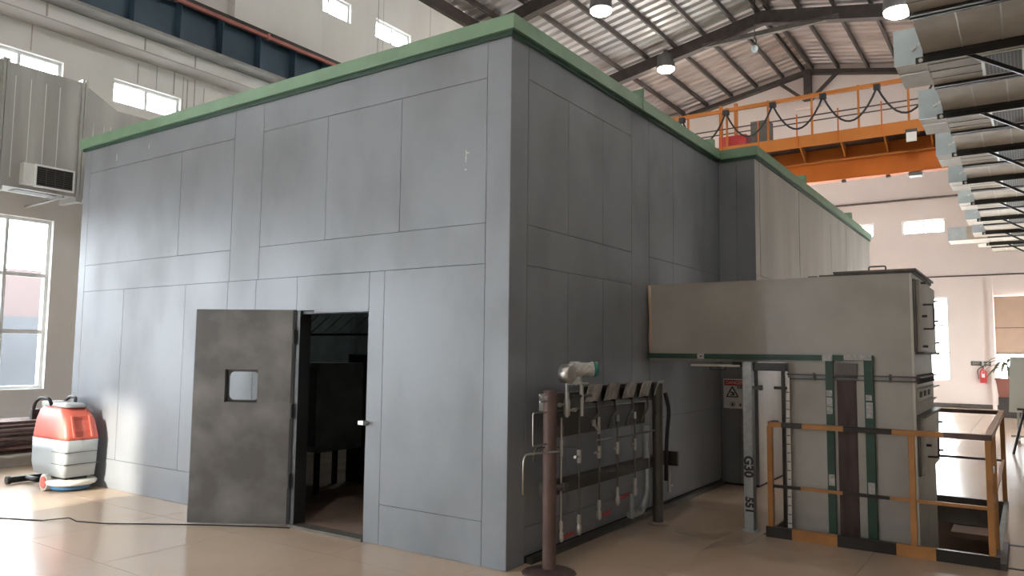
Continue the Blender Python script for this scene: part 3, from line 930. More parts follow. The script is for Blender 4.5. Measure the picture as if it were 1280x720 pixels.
def hatch(z0, z1, tilt=0):
    bm = new(); bx(bm, 2.49, 2.535, EY + .1, EY + 1.4, z0, z1)
    h = obj('hatch', bm, 'hatch', t, .006, 1)
    bm = new(); bx(bm, 2.49, 2.56, EY + .04, EY + 1.43, z1, z1 + .02) if tilt else bx(bm, 2.49, 2.56, EY + .08, EY + 1.43, z0 - .02, z0); obj('hatch_flange', bm, 'flange', h)
    bm = new(); bx(bm, 2.49, 2.51, EY + .02, EY + .09, z0, z1); obj('hatch_hinge_strip', bm, 'flange', h)
    zc = (z0 + z1) / 2
    bm = new(); tube(bm, bend([(2.53, EY + .35, zc + .11), (2.62, EY + .35, zc + .11), (2.62, EY + .35, zc - .11), (2.53, EY + .35, zc - .11)], .02), .009, 6); obj('handle', bm, 'dull', h)
    for zz in (zc + .3, zc, zc - .27):
        if z0 < zz < z1:
            bm = new(); cyl(bm, (2.53, EY + .25, zz), (2.575, EY + .25, zz), .012, n=6); obj('catch', bm, 'dull', h)
    for zz in (z0 + .1, zc, z1 - .12):
        bm = new(); cyl(bm, (2.53, EY + 1.36, zz), (2.57, EY + 1.36, zz), .012, n=6); obj('catch', bm, 'dull', h)
hatch(1.69, 2.33)
hatch(.62, 1.12, 1)
bm = new(); bx(bm, 2.49, 2.54, EY + .1, EY + 1.2, 1.24, 1.255); bx(bm, 2.49, 2.56, EY + .1, EY + 1.3, 1.36, 1.372); bx(bm, 2.49, 2.495, EY + .1, EY + 1.15, 1.255, 1.36)
hs = obj('slotted_strip', bm, 'hatch', t)
for k in range(3):
    box('slot', 'blackish', hs, 2.495, 2.5, EY + .25 + k * .32, EY + .42 + k * .32, 1.285, 1.335)
box('under_hatch', 'hatch', t, .48, .98, EY - .04, EY + .3, 1.53, 1.55)
bm = new(); tube(bm, bend([(.68, EY - .03, 1.53), (.68, EY - .03, 1.50), (.83, EY - .03, 1.50), (.83, EY - .03, 1.53)], .015), .007, 6); obj('under_handle', bm, 'dull', t)
box('under_bracket', 'black', t, .9, 1.04, EY - .03, EY + .1, 1.53, 1.58)
# red-brown rust run and its bracket on the duct face
box('rust_run', 'rust', t, 1.855, 2.02, EY - .008, EY, .0, 1.43)
box('rusty_bracket', 'flange', t, 1.845, 2.03, EY - .03, EY, 1.47, 1.58)
box('rusty_bracket_cap', 'black', t, 1.845, 2.03, EY - .045, EY, 1.45, 1.475)

t = thing('cable_trunking', 'dark green cable trunking with pale labels across the grey duct', 'cable trunking', (1.0, EY, 1.6))
box('horizontal_channel', 'green_dark', t, .01, 2.17, EY - .04, EY - .002, 1.605, 1.655)
box('vertical_channel', 'green_dark', t, 1.765, 1.83, EY - .039, EY - .001, .0, 1.605)
box('vertical_channel', 'green_dark', t, 2.09, 2.165, EY - .039, EY - .001, .0, 1.605)
for (x0, x1, z0, z1) in ((.55, .62, 1.603, 1.657), (1.74, 1.83, 1.60, 1.66), (1.925, 2.10, 1.61, 1.657), (2.09, 2.155, 1.61, 1.655), (1.77, 1.82, 1.28, 1.335), (1.77, 1.82, 1.19, 1.27), (1.77, 1.82, 1.12, 1.185), (2.10, 2.15, 1.255, 1.305), (2.10, 2.155, 1.10, 1.24), (1.775, 1.825, .48, .58), (2.10, 2.155, .44, .54)):
    box('label_plate', 'label', t, x0, x1, EY - .043, EY - .04, z0, z1)
box('label_mark', 'black', t, .577, .593, EY - .0445, EY - .043, 1.622, 1.638)

t = thing('galvanised_post', 'galvanised square post with stencilled G30 and 551 marks', 'post', (1.09, 2.46, 0))
box('post', 'galv_post', t, 1.045, 1.135, 2.42, 2.51, 0, 1.58, .004)
box('foot_plate', 'galv_post', t, 1.02, 1.16, 2.40, 2.53, 0, .012)
text('lettering', 'G30', .115, (1.09, 2.4185, .60), (PI / 2, PI / 2, 0), 'black', t, bold=.0045)
text('lettering', '551', .10, (1.093, 2.4185, .245), (PI / 2, PI / 2, 0), 'black', t, bold=.0045)
bm = new(); bar(bm, (.99, 2.44, 1.34), (1.2, 2.44, 1.34), .03, .03); cyl(bm, (1.2, 2.44, 1.34), (1.23, 2.44, 1.34), .025, n=8); obj('clamp', bm, 'dull', t)

t = thing('support_frame', 'black angle frame under the duct with a taped measuring strip', 'frame', (1.4, 2.55, 0))
box('cross_bar', 'black', t, 1.136, 1.44, 2.46, 2.54, 1.50, 1.575)
box('upright', 'black', t, 1.385, 1.412, 2.50, 2.54, -.0, 1.50)
box('tape_strip', 'white', t, 1.375 + .038, 1.45, 2.535, 2.545, .0, 1.44)
for k in range(16):
    box('tape_mark', 'black', t, 1.42 + (.0 if k % 3 else -.003), 1.448, 2.533, 2.535, .1 + k * .08, .107 + k * .08)
box('side_clamp', 'black', t, 1.32, 1.43, 2.49, 2.55, 1.33, 1.355)

# ------------------------------------------------------------------ pit, kerb and railing
bm = new()
bx(bm, PX0 - .1, PX0, PY0 - .1, PY1 + .1, -1.5, -.31); bx(bm, PX1, PX1 + .1, PY0 - .1, PY1 + .1, -1.5, -.31)
bx(bm, PX0, PX1, PY0 - .1, PY0, -1.5, -.31); bx(bm, PX0, PX1, PY1, PY1 + .1, -1.5, -.31); bx(bm, PX0, PX1, PY0, PY1, -1.6, -1.5)
pit = struct('floor_pit', bm, 'pit', 'dark concrete pit in the floor inside the striped railing')
bm = new(); bx(bm, PX0, PX1, PY1 - .05, PY1, -.3, 0); bx(bm, PX1 - .05, PX1, PY0, PY1 - .05, -.3, 0); obj('pit_edge_plate', bm, 'flange', pit)
for k, (zz, d) in enumerate(((-.32, .5), (-.75, .9))):
    bm = new(); bx(bm, 2.5, PX1 - .05, PY1 - d, PY1 - .05, zz - .06, zz); obj('pit_ledge', bm, 'pit', pit)
t = thing('pit_pipes', 'pale pipes and boxes lying at the bottom of the pit', 'pipe set', (2.75, 4.0, -1.5))
bm = new(); cyl(bm, (2.6, 3.6, -1.3), (2.6, 4.6, -1.3), .09, n=12); obj('pipe', bm, 'label', t)
bm = new(); cyl(bm, (2.85, 3.4, -1.3), (2.85, 3.4, -.7), .05, n=12); obj('pipe', bm, 'label', t)
bm = new(); cyl(bm, (2.65, 3.2, -.75), (3.0, 3.2, -.75), .06, n=12); obj('pipe', bm, 'galv_blue', t)
bm = new(); bx(bm, 2.55, 2.8, 2.7, 3.1, -1.5, -1.0); obj('junction_box', bm, 'dull', t)

KY = 2.33
t = thing('striped_kerb', 'black and yellow striped steel kerb along the front of the pit', 'kerb', (2.1, KY, 0))
for (a, b, m) in ((1.27, 1.5, 'kerb_black'), (1.5, 1.88, 'yellow'), (1.88, 2.34, 'kerb_black'), (2.34, 2.63, 'yellow'), (2.63, 3.07, 'kerb_black')):
    box('kerb_segment', m, t, a, b, KY, KY + .05, 0, .095)
bm = new(); bx(bm, 3.07, 3.11, KY, 3.2, 0, .05); obj('side_kerb', bm, 'steel_brown', t)
bm = new(); bx(bm, 3.06, 4.4, 2.42, 2.46, 0, .006); bx(bm, 3.11, 4.4, 3.3, 3.36, 0, .006)
tag(obj('floor_trench_frame', bm, 'steel_brown'), 'dark steel strips set in the floor right of the railing', 'trench frame')

RY = 2.355
t = thing('safety_railing', 'orange and black pipe railing around the floor pit', 'railing', (2.1, RY, 0))
for (x, y) in ((1.315, RY), (2.475, RY), (3.02, RY), (3.02, 3.1), (3.02, 5.78)):
    box('post', 'yellow', t, x - .024, x + .024, y - .024, y + .024, .095 if y < 2.5 else 0.0, 1.0, .004)
cut = [(1.30, 1.42, 'yellow'), (1.42, 1.60, 'black'), (1.60, 1.95, 'yellow'), (1.95, 2.33, 'black'), (2.33, 2.71, 'yellow'), (2.71, 3.045, 'pipe_brown')]  # brown end segment carries a reflection in its colour
for (a, b, m) in cut:
    box('rail_segment', m, t, a, b, RY - .026, RY + .026, .99, 1.035, .004)
cut = [(1.34, 1.58, 'black'), (1.58, 1.93, 'yellow'), (1.93, 2.30, 'black'), (2.30, 2.62, 'yellow'), (2.62, 3.0, 'yellow')]
for (a, b, m) in cut:
    box('mid_rail_segment', m, t, a, b, RY - .014, RY + .014, .445, .472)
box('side_rail', 'yellow', t, 2.994, 3.046, RY + .026, 5.8, .99, 1.035)
box('side_mid_rail', 'yellow', t, 3.006, 3.034, RY + .024, 5.78, .445, .472)
box('short_side_rail', 'pipe_brown', t, 1.29, 1.34, RY + .026, EY - .04, .99, 1.035)
box('back_rail', 'pipe_brown', t, 2.2, 2.994, 5.755, 5.805, .985, 1.03)
box('back_mid_rail', 'pipe_brown', t, 2.2, 3.0, 5.766, 5.794, .445, .472)
bm = new(); cyl(bm, (2.996, RY + .35, .72), (3.044, RY + .35, .72), .03, n=8); obj('rail_bolt', bm, 'white', t)

# ------------------------------------------------------------------ gas valve rack
t = thing('gas_valve_rack', 'dark pipe rack with gauge, valves and grey boxes beside the chamber', 'valve rack', (.27, 1.2, 0))
def C(name, m, p0, p1, r, n=10, r1=None):
    bm = new(); cyl(bm, p0, p1, r, r1, n); return obj(name, bm, m, t)
C('post', 'pipe_brown', (.27, .18, 0), (.27, .18, 1.36), .052, 14)
C('post', 'dull', (.27, 2.21, 0), (.27, 2.21, 1.36), .052, 14)
bm = new(); lathe(bm, (.27, .18, 0), (0, 0, 1), [(0, .21), (.012, .19), (.03, .09), (.035, .05)], 14); obj('grout_foot', bm, 'rust', t)
bm = new(); lathe(bm, (.27, 2.21, 0), (0, 0, 1), [(0, .1), (.02, .09), (.025, .05)], 12); obj('grout_foot', bm, 'pit', t)
box('top_beam', 'dull', t, .17, .25, .18, 2.35, 1.20, 1.33)
box('middle_panel', 'steel_dark', t, .19, .205, .23, 2.05, .98, 1.18)
box('lower_beam', 'steel_dark', t, .17, .25, .18, 2.5, .55, .65)
bm = new(); bx(bm, .18, .36, 2.48, 2.52, .53, .67); obj('beam_end', bm, 'steel_dark', t)
box('end_bracket', 'dull', t, .24, .30, .22, .34, 1.0, 1.09)
bm = new(); tube(bm, bend([(.27, .13, 1.2), (.27, -.06, 1.2), (.27, -.06, .96), (.27, .13, .96)], .012), .006, 6); obj('hook_loop', bm, 'chrome', t)
for z in (1.28, 1.33):
    C('stud', 'chrome', (.27, .03, z), (.27, .13, z), .006, 6)
for i, (a, b) in enumerate(((.74, .97), (1.09, 1.31), (1.45, 1.66), (1.80, 1.99), (2.15, 2.29))):
    bm = new()
    prism(bm, [(.255, a, 1.24), (.255, b, 1.24), (.30, b, 1.385), (.30, a, 1.385)], (.014, 0, .006))
    j = obj('junction_box', bm, 'plate', t)
    bm = new(); bx(bm, .262, .305, b - .09, b - .03, 1.232, 1.246); obj('gland', bm, 'black', j)
    bm = new(); bx(bm, .20, .262, a + .06, b - .06, 1.26, 1.34); bx(bm, .235, .25, a - .03, b + .05, 1.23, 1.37); obj('bracket', bm, 'black', j)
    bm = new(); tube(bm, bend([(.28, b - .06, 1.24), (.28, b - .02, 1.14), (.28, b - .12, 1.08), (.26, b - .14, 1.0)], .04), .01, 6); obj('cable', bm, 'dull', j)
# gauge and transmitter
bm = new(); lathe(bm, (.33, .33, 1.485), (1, .05, 0), [(-.045, .062), (-.04, .075), (.04, .078), (.05, .07), (.052, .0)], 24); g_ = obj('pressure_gauge', bm, 'chrome', t)
bm = new(); lathe(bm, (.33, .33, 1.485), (-1, -.05, 0), [(.03, .068), (.046, .066), (.048, 0)], 20); obj('gauge_back', bm, 'tube', g_)
C('gauge_stem', 'chrome', (.33, .33, 1.18), (.33, .33, 1.42), .013)
bm = new(); lathe(bm, (.33, .33, 1.15), (0, 0, 1), [(0, .012), (.02, .026), (.12, .026), (.15, .018), (.19, .018)], 12); obj('gauge_valve', bm, 'chrome', t)
for (dx, dy, z) in ((0, -.09, 1.25), (.0, .10, 1.20)):
    C('valve_stem', 'chrome', (.33, .33, z), (.33 + dx, .33 + dy, z), .009, 8)
    C('valve_knob', 'chrome', (.33 + dx, .33 + dy, z), (.33 + dx, .33 + dy * 1.35, z), .016, 8)
bm = new(); lathe(bm, (.27, .46, 1.52), (.72, .69, 0), [(0, .045), (.02, .06), (.08, .062), (.1, .052), (.17, .052), (.19, .06), (.2, .06)], 18); tr = obj('transmitter', bm, 'label', t)
bm = new(); lathe(bm, (.416, .60, 1.52), (.72, .69, 0), [(0, .062), (.03, .062), (.035, .05), (.036, 0)], 18); obj('transmitter_cap', bm, 'teal', tr)
bm = new(); cyl(bm, (.32, .53, 1.40), (.32, .53, 1.48), .03, n=10); bx(bm, .26, .34, .46, .66, 1.395, 1.41); obj('transmitter_neck', bm, 'label', tr)
bm = new(); cyl(bm, (.33, .5, 1.54), (.365, .49, 1.54), .018, n=8); obj('cable_port', bm, 'black', tr)
C('transmitter_leg', 'tube', (.3, .62, 1.14), (.3, .62, 1.40), .018)
C('manifold', 'dull', (.3, .45, 1.3), (.3, .78, 1.3), .014, 8)
# vertical tubes, their valves and bottom cocks
ys = [(.25, 1.15, .30, 'tube'), (.53, 1.15, .30, 'dull'), (.87, 1.12, .36, 'dull'), (1.21, 1.12, .42, 'dull'), (1.56, 1.12, .45, 'dull')]
for i, (y, z1, z0, m) in enumerate(ys):
    C('riser_tube', m, (.33, y, z0), (.33, y, z1), .008, 8)
    for zz in ((.85, .62) if i == 0 else (.84,)):
        if i:
            bm = new(); cyl(bm, (.33, y, .78), (.33, y, .88), .02, n=8); cyl(bm, (.33, y - .07, .83), (.33, y, .83), .012, n=8); obj('tee_valve', bm, 'tube', t)
    bm = new(); lathe(bm, (.33, y, z0 - .08), (0, 0, 1), [(0, .012), (.02, .022), (.07, .022), (.08, .012), (.1, .018), (.15, .016), (.16, .008)], 10)
    obj('bottom_cock', bm, 'chrome' if i in (0, 2) else 'tube', t)
for (y, z) in ((.36, .25), (1.0, .31), (1.35, .40)):
    bm = new(); obx(bm, (.33, y, z), (.006, 0, 0), (0, .085, .004), (0, 0, .012)); obj('lever_handle', bm, 'red', t)
bm = new(); tube(bm, bend([(.33, .25, .90), (.31, -.24, .92), (.31, -.25, .64)], .06), .008, 8); obj('bent_tube', bm, 'tube', t)
bm = new(); tube(bm, bend([(.30, .53, .90), (.24, .02, .94), (.24, .0, .84)], .06), .007, 8); obj('bent_tube', bm, 'dull', t)
C('tube_coupling', 'chrome', (.33, .25, .86), (.33, .25, .98), .014, 8)
bm = new(); cyl(bm, (.29, .20, .63), (.36, .27, .63), .022, n=8); bx(bm, .33, .37, .24, .30, .60, .66); obj('pipe_clamp', bm, 'dull', t)
# middle valve cluster
bm = new(); cyl(bm, (.33, .86, .98), (.33, .86, 1.12), .016, n=8); cyl(bm, (.33, .86, 1.0), (.33, .77, 1.07), .012, n=8); cyl(bm, (.33, .77, 1.05), (.33, .77, 1.10), .02, n=8); obj('needle_valve', bm, 'tube', t)
C('cross_tube', 'tube', (.33, .83, .93), (.33, 1.1, .93), .007, 6)
C('cross_tube', 'dull', (.33, 1.2, .92), (.33, 2.0, .92), .009, 6)
for y in (1.21, 1.56):
    C('union', 'tube', (.33, y, 1.06), (.33, y, 1.12), .017, 8)
# galvanised bent conduit and black hose at the far end
bm = new(); tube(bm, bend([(.22, 2.05, .95), (.22, 2.05, .30), (.22, 1.93, .16), (.22, 1.68, .17)], .06), .035, 8); obj('bent_conduit', bm, 'galv_post', t)
C('conduit_stub', 'galv_post', (.24, 1.68, .14), (.24, 1.68, .36), .022, 8)
bm = new(); tube(bm, bend([(.3, 2.33, 1.26), (.33, 2.36, 1.1), (.3, 2.36, .8), (.3, 2.34, .4)], .1), .02, 8); obj('black_hose', bm, 'rubber', t)
bm = new(); cyl(bm, (.31, 2.4, .28), (.31, 2.4, .48), .018, n=8); cyl(bm, (.31, 2.4, .34), (.31, 2.47, .34), .014, n=8); obj('drain_valve', bm, 'tube', t)

# ------------------------------------------------------------------ floor scrubber
t = thing('floor_scrubber', 'coral and grey walk-behind floor scrubber by the chamber wall', 'floor scrubber', (-6.15, -.29, 0))
SX0, SX1, SY0, SY1 = -6.58, -5.76, -.48, -.10
bm = new()
def shell(bm, secs):
    """rounded boxes stacked in z: (z, x0, x1, y0, y1, corner)"""
    rings = []
    for (z, x0, x1, y0, y1, c) in secs:
        r = []
        for (cx, cy, a0) in ((x1 - c, y1 - c, 0), (x0 + c, y1 - c, 90), (x0 + c, y0 + c, 180), (x1 - c, y0 + c, 270)):
            for k in range(4):
                a = math.radians(a0 + 30 * k)
                r.append(bm.verts.new((cx + c * math.cos(a), cy + c * math.sin(a), z)))
        rings.append(r)
    n = len(rings[0])
    for i in range(len(rings) - 1):
        for k in range(n):
            j = (k + 1) % n
            f = bm.faces.new((rings[i][k], rings[i][j], rings[i + 1][j], rings[i + 1][k]))
            f.smooth = True
    bm.faces.new(rings[0][::-1]); bm.faces.new(rings[-1])
shell(bm, [(.17, SX0 + .05, SX1 - .02, SY0 + .01, SY1 - .01, .04), (.30, SX0, SX1 - .01, SY0, SY1, .045), (.44, SX0, SX1, SY0, SY1, .045), (.585, SX0, SX1 + .01, SY0 - .005, SY1 + .005, .045)])
body = obj('lower_body', bm, 'scrub_grey', t)
for z in (.31, .445):
    bm = new(); bx(bm, SX1 - .3, SX1 + .006, SY0 - .004, SY1 + .004, z, z + .007); obj('groove', bm, 'dull', body)
bm = new()
shell(bm, [(.585, SX0 + .01, SX1 + .005, SY0 - .002, SY1 + .002, .05), (.62, SX0 + .01, SX1 + .01, SY0 - .002, SY1 + .002, .05), (.80, SX0 + .03, SX1 - .06, SY0 + .01, SY1 - .01, .06), (.91, SX0 + .06, SX1 - .16, SY0 + .03, SY1 - .03, .07), (.955, SX0 + .1, SX1 - .24, SY0 + .06, SY1 - .06, .07)])
tank = obj('recovery_tank', bm, 'scrub_red', t)
bm = new(); prism(bm, [(SX1 + .012, SY0 + .10, .62), (SX1 + .012, SY1 - .10, .62), (SX1 - .085, SY1 - .10, .85), (SX1 - .085, SY0 + .10, .85)], (-.02, 0, 0)); obj('front_recess', bm, mat('scrubber_coral_shaded', (.50, .10, .07), .45), tank)  # shade of the recess put into a darker coral
for yy in (SY0 + .09, SY1 - .09):
    bm = new(); bar(bm, (SX1 + .018, yy, .62), (SX1 - .078, yy, .86), .022, .02); obj('tank_rib', bm, 'scrub_red', tank)
bm = new(); shell(bm, [(.945, SX0 + .12, SX1 - .16, SY0 + .06, SY1 - .06, .07), (.965, SX0 + .10, SX1 - .15, SY0 + .05, SY1 - .05, .07), (.99, SX0 + .14, SX1 - .2, SY0 + .08, SY1 - .08, .07)]); obj('tank_lid', bm, 'scrub_grey', t)
bm = new(); tube(bm, bend([(SX0 - .06, SY0 + .02, .80), (SX0 - .02, SY0 + .02, .98), (SX0 + .12, SY0 + .02, 1.05), (SX0 + .3, SY0 + .04, 1.04), (SX0 + .32, SY0 + .06, .96)], .06), .02, 8)
tube(bm, bend([(SX0 - .06, SY1 - .02, .80), (SX0 - .02, SY1 - .02, .98), (SX0 + .12, SY1 - .02, 1.05), (SX0 + .3, SY1 - .04, 1.04), (SX0 + .32, SY1 - .06, .96)], .06), .02, 8)
bar(bm, (SX0 - .05, SY0, .84), (SX0 - .05, SY1, .84), .06, .12); obj('handle', bm, 'rubber', t)
bm = new(); bx(bm, SX0 + .02, SX0 + .2, SY0 + .08, SY1 - .08, .93, 1.0); obj('control_panel', bm, 'squeegee', t, .015)
for yy, s in ((SY0 - .015, -1), (SY1 + .015, 1)):
    bm = new(); cyl(bm, (SX0 + .45, yy - .025, .095), (SX0 + .45, yy + .025, .095), .095, n=20); wh = obj('wheel', bm, 'squeegee', t)
    bm = new(); cyl(bm, (SX0 + .45, yy + s * .026, .095), (SX0 + .45, yy + s * .034, .095), .068, n=18); obj('wheel_hub', bm, 'scrub_red', wh)
bm = new(); bx(bm, SX0 + .2, SX1 - .1, SY0 + .07, SY1 - .07, .10, .18); obj('chassis', bm, 'rubber', t)
bm = new(); lathe(bm, (SX1 - .22, (SY0 + SY1) / 2, .02), (0, 0, 1), [(0, .20), (.05, .22), (.055, .0)], 24); obj('brush', bm, 'scrub_blue', t)
bm = new(); lathe(bm, (SX1 - .20, (SY0 + SY1) / 2, .075), (0, 0, 1), [(0, .25), (.03, .265), (.055, .24), (.06, .0)], 24); obj('brush_deck', bm, 'squeegee', t)
bm = new(); cyl(bm, (SX1 - .22, (SY0 + SY1) / 2, .11), (SX1 - .22, (SY0 + SY1) / 2, .19), .09, n=12); obj('brush_motor', bm, 'rubber', t)
bm = new(); tube(bm, bend([(SX0 - .0, SY0 + .1, .06), (SX0 - .28, SY0 + .1, .06)], .05), .03, 8); bar(bm, (SX0 - .3, SY0 - .1, .05), (SX0 - .3, SY1 + .1, .05), .05, .07); obj('squeegee_bar', bm, 'rubber', t)
for yy in (SY0 - .1, SY1 + .1):
    bm = new(); cyl(bm, (SX0 - .3, yy - .02, .05), (SX0 - .3, yy + .02, .05), .05, n=10); obj('castor', bm, 'rubber', t)

# ------------------------------------------------------------------ rod stack, cord
t = thing('timber_bearer', 'pale bearer carrying the rusty rods at the left edge', 'bearer', (-8.6, .0, 0))
box('bearer_rail', 'squeegee', t, -8.95, -8.85, -1.2, 1.3, 0, .14)
box('bearer_rail', 'squeegee', t, -8.45, -8.35, -1.2, 1.3, 0, .14)
box('cross_board', 'squeegee', t, -9.1, -8.2, -1.2, 1.3, .14, .17)
for k in range(40):
    r = .026
    row, c = divmod(k, 5)
    x = -8.85 + c * .125 + (row % 2) * .06
    z = .17 + r + row * .058
    bm = new(); cyl(bm, (x, -1.6 + .1 * random.random(), z), (x + random.uniform(-.008, .008), 1.3 + .5 * random.random(), z + random.uniform(0, .004)), r, n=7)
    tag(obj('steel_rod', bm, 'rods'), 'rusty steel rod in the stack on the pale bearer behind the scrubber', 'rod', 'rusty rods stacked at the left wall')
pts = [(-5.6, -1.62, .006), (-4.93, -1.44, .006), (-4.5, -1.25, .006), (-4.38, -1.14, .02), (-4.30, -1.10, .03), (-4.2, -1.08, .008), (-3.92, -.97, .006), (-3.6, -.75, .006), (-3.27, -.53, .006), (-3.0, -.37, .006), (-2.7, -.2, .006), (-2.4, -.05, .006)]
bm = new(); tube(bm, pts, .006, 6)
tag(obj('power_cord', bm, 'rubber'), 'thin black cord lying across the floor to the open door', 'cord')

# ------------------------------------------------------------------ left air duct
t = thing('wall_air_duct', 'grey sheet-metal air duct with a grille high on the left wall', 'air duct', (-8.5, 0, 3.8))
X0, X1 = -8.75, -8.3
bm = new(); bx(bm, X0, X1, -8.0, .66, 3.87, 5.62); obj('duct_body', bm, 'galv_grey', t)
bm = new()
prism(bm, [(X1, .74, 3.87), (X1, .74, 5.58), (X1, 1.22, 5.33), (X1, 1.22, 3.87)], (X0 - X1, 0, 0)); obj('taper_section', bm, 'galv_grey', t)
bm = new(); bx(bm, X0, X1 - .005, 1.22, 9.0, 3.9, 5.33); obj('duct_body', bm, 'galv_grey', t)
for yy in (-.40, .66):
    bm = new(); bx(bm, X0 - .03, X1 + .04, yy, yy + .035, 3.80, 5.66); bx(bm, X0 - .03, X1 + .04, yy + .045, yy + .08, 3.80, 5.66); obj('flange', bm, 'galv_grey', t)
for yy in (-.23, -.03, .17, .36, .86, 1.02, 1.12):
    top = 5.45 if yy < .7 else 5.2
    bm = new(); bx(bm, X1, X1 + .006, yy, yy + .010, 4.0, top - (.0 if yy < .7 else .15)); obj('standing_seam', bm, 'seam', t)
bm = new(); bx(bm, X1, X1 + .12, -.1, .56, 3.92, 4.22); gr = obj('grille_box', bm, 'seam', t)
bm = new()
for (a, b, c, d) in ((.04, .58, 4.20, 4.225), (.04, .58, 3.90, 3.925), (.04, .065, 3.925, 4.20), (.555, .58, 3.925, 4.20)):
    bx(bm, X1 + .12, X1 + .14, a, b, c, d)
obj('grille_frame', bm, 'white_frame', gr)
bm = new(); bx(bm, X1 + .12, X1 + .124, .065, .555, 3.925, 4.20); obj('grille_back', bm, 'blackish', gr)
for k in range(9):
    bm = new(); z = 3.945 + k * .031; obx(bm, (X1 + .132, .31, z), (.008, 0, -.006), (0, .245, 0), (.0015, 0, .0025)); obj('louvre', bm, 'dull', gr)
for yy in (.19, .31, .43):
    bm = new(); bx(bm, X1 + .126, X1 + .137, yy, yy + .008, 3.925, 4.20); obj('louvre_bar', bm, 'dull', gr)
bm = new(); bx(bm, X0 + .12, X1 - .1, -.1, .45, 3.862, 3.87); obj('under_vent', bm, 'dull', t)
bm = new(); bar(bm, (XL, .5, 3.82), (X1, .5, 3.84), .03, .03); obj('wall_bracket', bm, 'galv_grey', t)
bm = new(); bar(bm, (XL, -4, 3.83), (X1, -4, 3.83), .05, .05); obj('wall_bracket', bm, 'dull', t)

# ------------------------------------------------------------------ right air duct under the roof with outlet boxes
t = thing('overhead_air_duct', 'long galvanised air duct on black brackets along the right wall', 'air duct', (3.2, 8, 4.9))
D0, D1, DZ0, DZ1 = 2.5, 4.1, 4.9, 5.7
L = 2.3
y0 = -.35
k = 0
brackets = []
while y0 < 22.5:
    ya, yb = y0, min(y0 + L, 22.8)
    # one duct section as two panels with a flange at the middle
    ym = ya + 1.14
    for (a, b) in ((ya, ym), (ym, yb)):
        box('duct_section', 'galv', t, D0, D1, a + .012, b - .012, DZ0, DZ1)
    for yy in (ya, ym):
        bm = new(); bx(bm, D0 - .008, D1, yy - .065, yy - .02, DZ0 - .03, DZ1); bx(bm, D0 - .008, D1, yy + .02, yy + .065, DZ0 - .03, DZ1); bx(bm, D0 - .01, D1, yy - .02, yy + .02, DZ0 - .01, DZ1); obj('flange', bm, 'steel_dark', t)
    for i in range(1, 5):
        xx = D0 + .36 * i
        bm = new(); bx(bm, xx - .006, xx + .006, ym + .06, yb - .06, DZ0 - .006, DZ0); obj('seam', bm, 'seam', t)
    for i in range(1, 4):
        yy = ya + .06 + (ym - ya - .1) * i / 4
        bm = new(); bx(bm, D0, 3.0, yy - .005, yy + .005, DZ0 - .005, DZ0); obj('crease', bm, 'flange', t)
    # grille
    gy = ya + .32
    bm = new(); bx(bm, 3.0, 3.4, gy - .03, gy + .70, DZ0 - .012, DZ0); gr = obj('grille', bm, 'seam', t)
    bm = new(); bx(bm, 3.03, 3.37, gy, gy + .67, DZ0 - .014, DZ0 - .011); obj('grille_opening', bm, 'blackish', gr)
    for i in range(11):
        bm = new(); bx(bm, 3.03 + .034 * i, 3.036 + .034 * i, gy, gy + .67, DZ0 - .02, DZ0 - .013); obj('grille_bar', bm, 'flange', gr)
    y0 += L
    k += 1
bm = new(); bx(bm, D0, D1, 22.8, 22.84, DZ0, DZ1); obj('end_cap', bm, 'galv', t)

k = 0
yb = 1.95
BR = []
names = ['nearest the camera', 'second', 'third', 'fourth', 'fifth', 'sixth', 'seventh', 'eighth', 'ninth']
while yb < 22:
    z = DZ0 - .031
    r = thing('duct_bracket', '', 'bracket', (3.4, yb, z - .1), 'black brackets under the right air duct')
    r['label'] = 'black bracket under the overhead duct, number %s along the row' % (['one', 'two', 'three', 'four', 'five', 'six', 'seven', 'eight', 'nine', 'ten'][k])
    bm = new(); bx(bm, 2.42, XR, yb - .06, yb + .06, z - .012, z); bx(bm, 2.42, XR, yb - .06, yb - .048, z - .07, z - .012); obj('bracket_beam', bm, 'black', r)
    bm = new(); bar(bm, (2.9, yb + .03, z - .03), (XR, yb + .03, z - 1.1), .04, .04); obj('brace', bm, 'black', r)
    bm = new(); cyl(bm, (2.47, yb - .048, z - .04), (2.47, yb - .08, z - .04), .022, n=8); obj('bolt', bm, 'chrome', r)
    # outlet box on the duct's left side
    a = yb + .2
    if k >= 1:
        o = thing('outlet_box', 'galvanised outlet box on the duct side, above bracket %s from the camera' % (['one', 'two', 'three', 'four', 'five', 'six', 'seven', 'eight', 'nine', 'ten'][k]), 'duct box', (2.3, a, 4.9), 'outlet boxes on the right air duct')
        bm = new(); bx(bm, 2.19, 2.497, a, a + .85, 4.9, 5.30); obj('box_body', bm, 'galv', o)
        bm = new(); bx(bm, 2.18, 2.41, a - .012, a, 4.9, 5.31); obj('face_plate', bm, 'galv_blue', o)  # blue of reflected window light put into the front
        bm = new(); bx(bm, 2.41, 2.47, a - .05, a, 4.9, 5.36); obj('damper_frame', bm, 'galv_blue', o)
        bm = new(); bx(bm, 2.19, 2.47, a + .30, a + .32, 4.894, 4.9); obj('seam', bm, 'seam', o)
        bm = new(); bar(bm, (2.36, a - .02, 5.05), (2.46, a - .05, 5.1), .02, .03); obj('damper_lever', bm, 'white', o)
    yb += 2.3
    k += 1
t = thing('outlet_box', 'largest outlet box low on the left of the far duct end', 'duct box', (1.75, 18.6, 4.9))
box('box_body', 'galv', t, 1.55, 2.497, 19.35, 20.2, 4.88, 5.25)
box('face_plate', 'galv_blue', t, 1.55, 2.0, 19.33, 19.35, 4.9, 5.25)

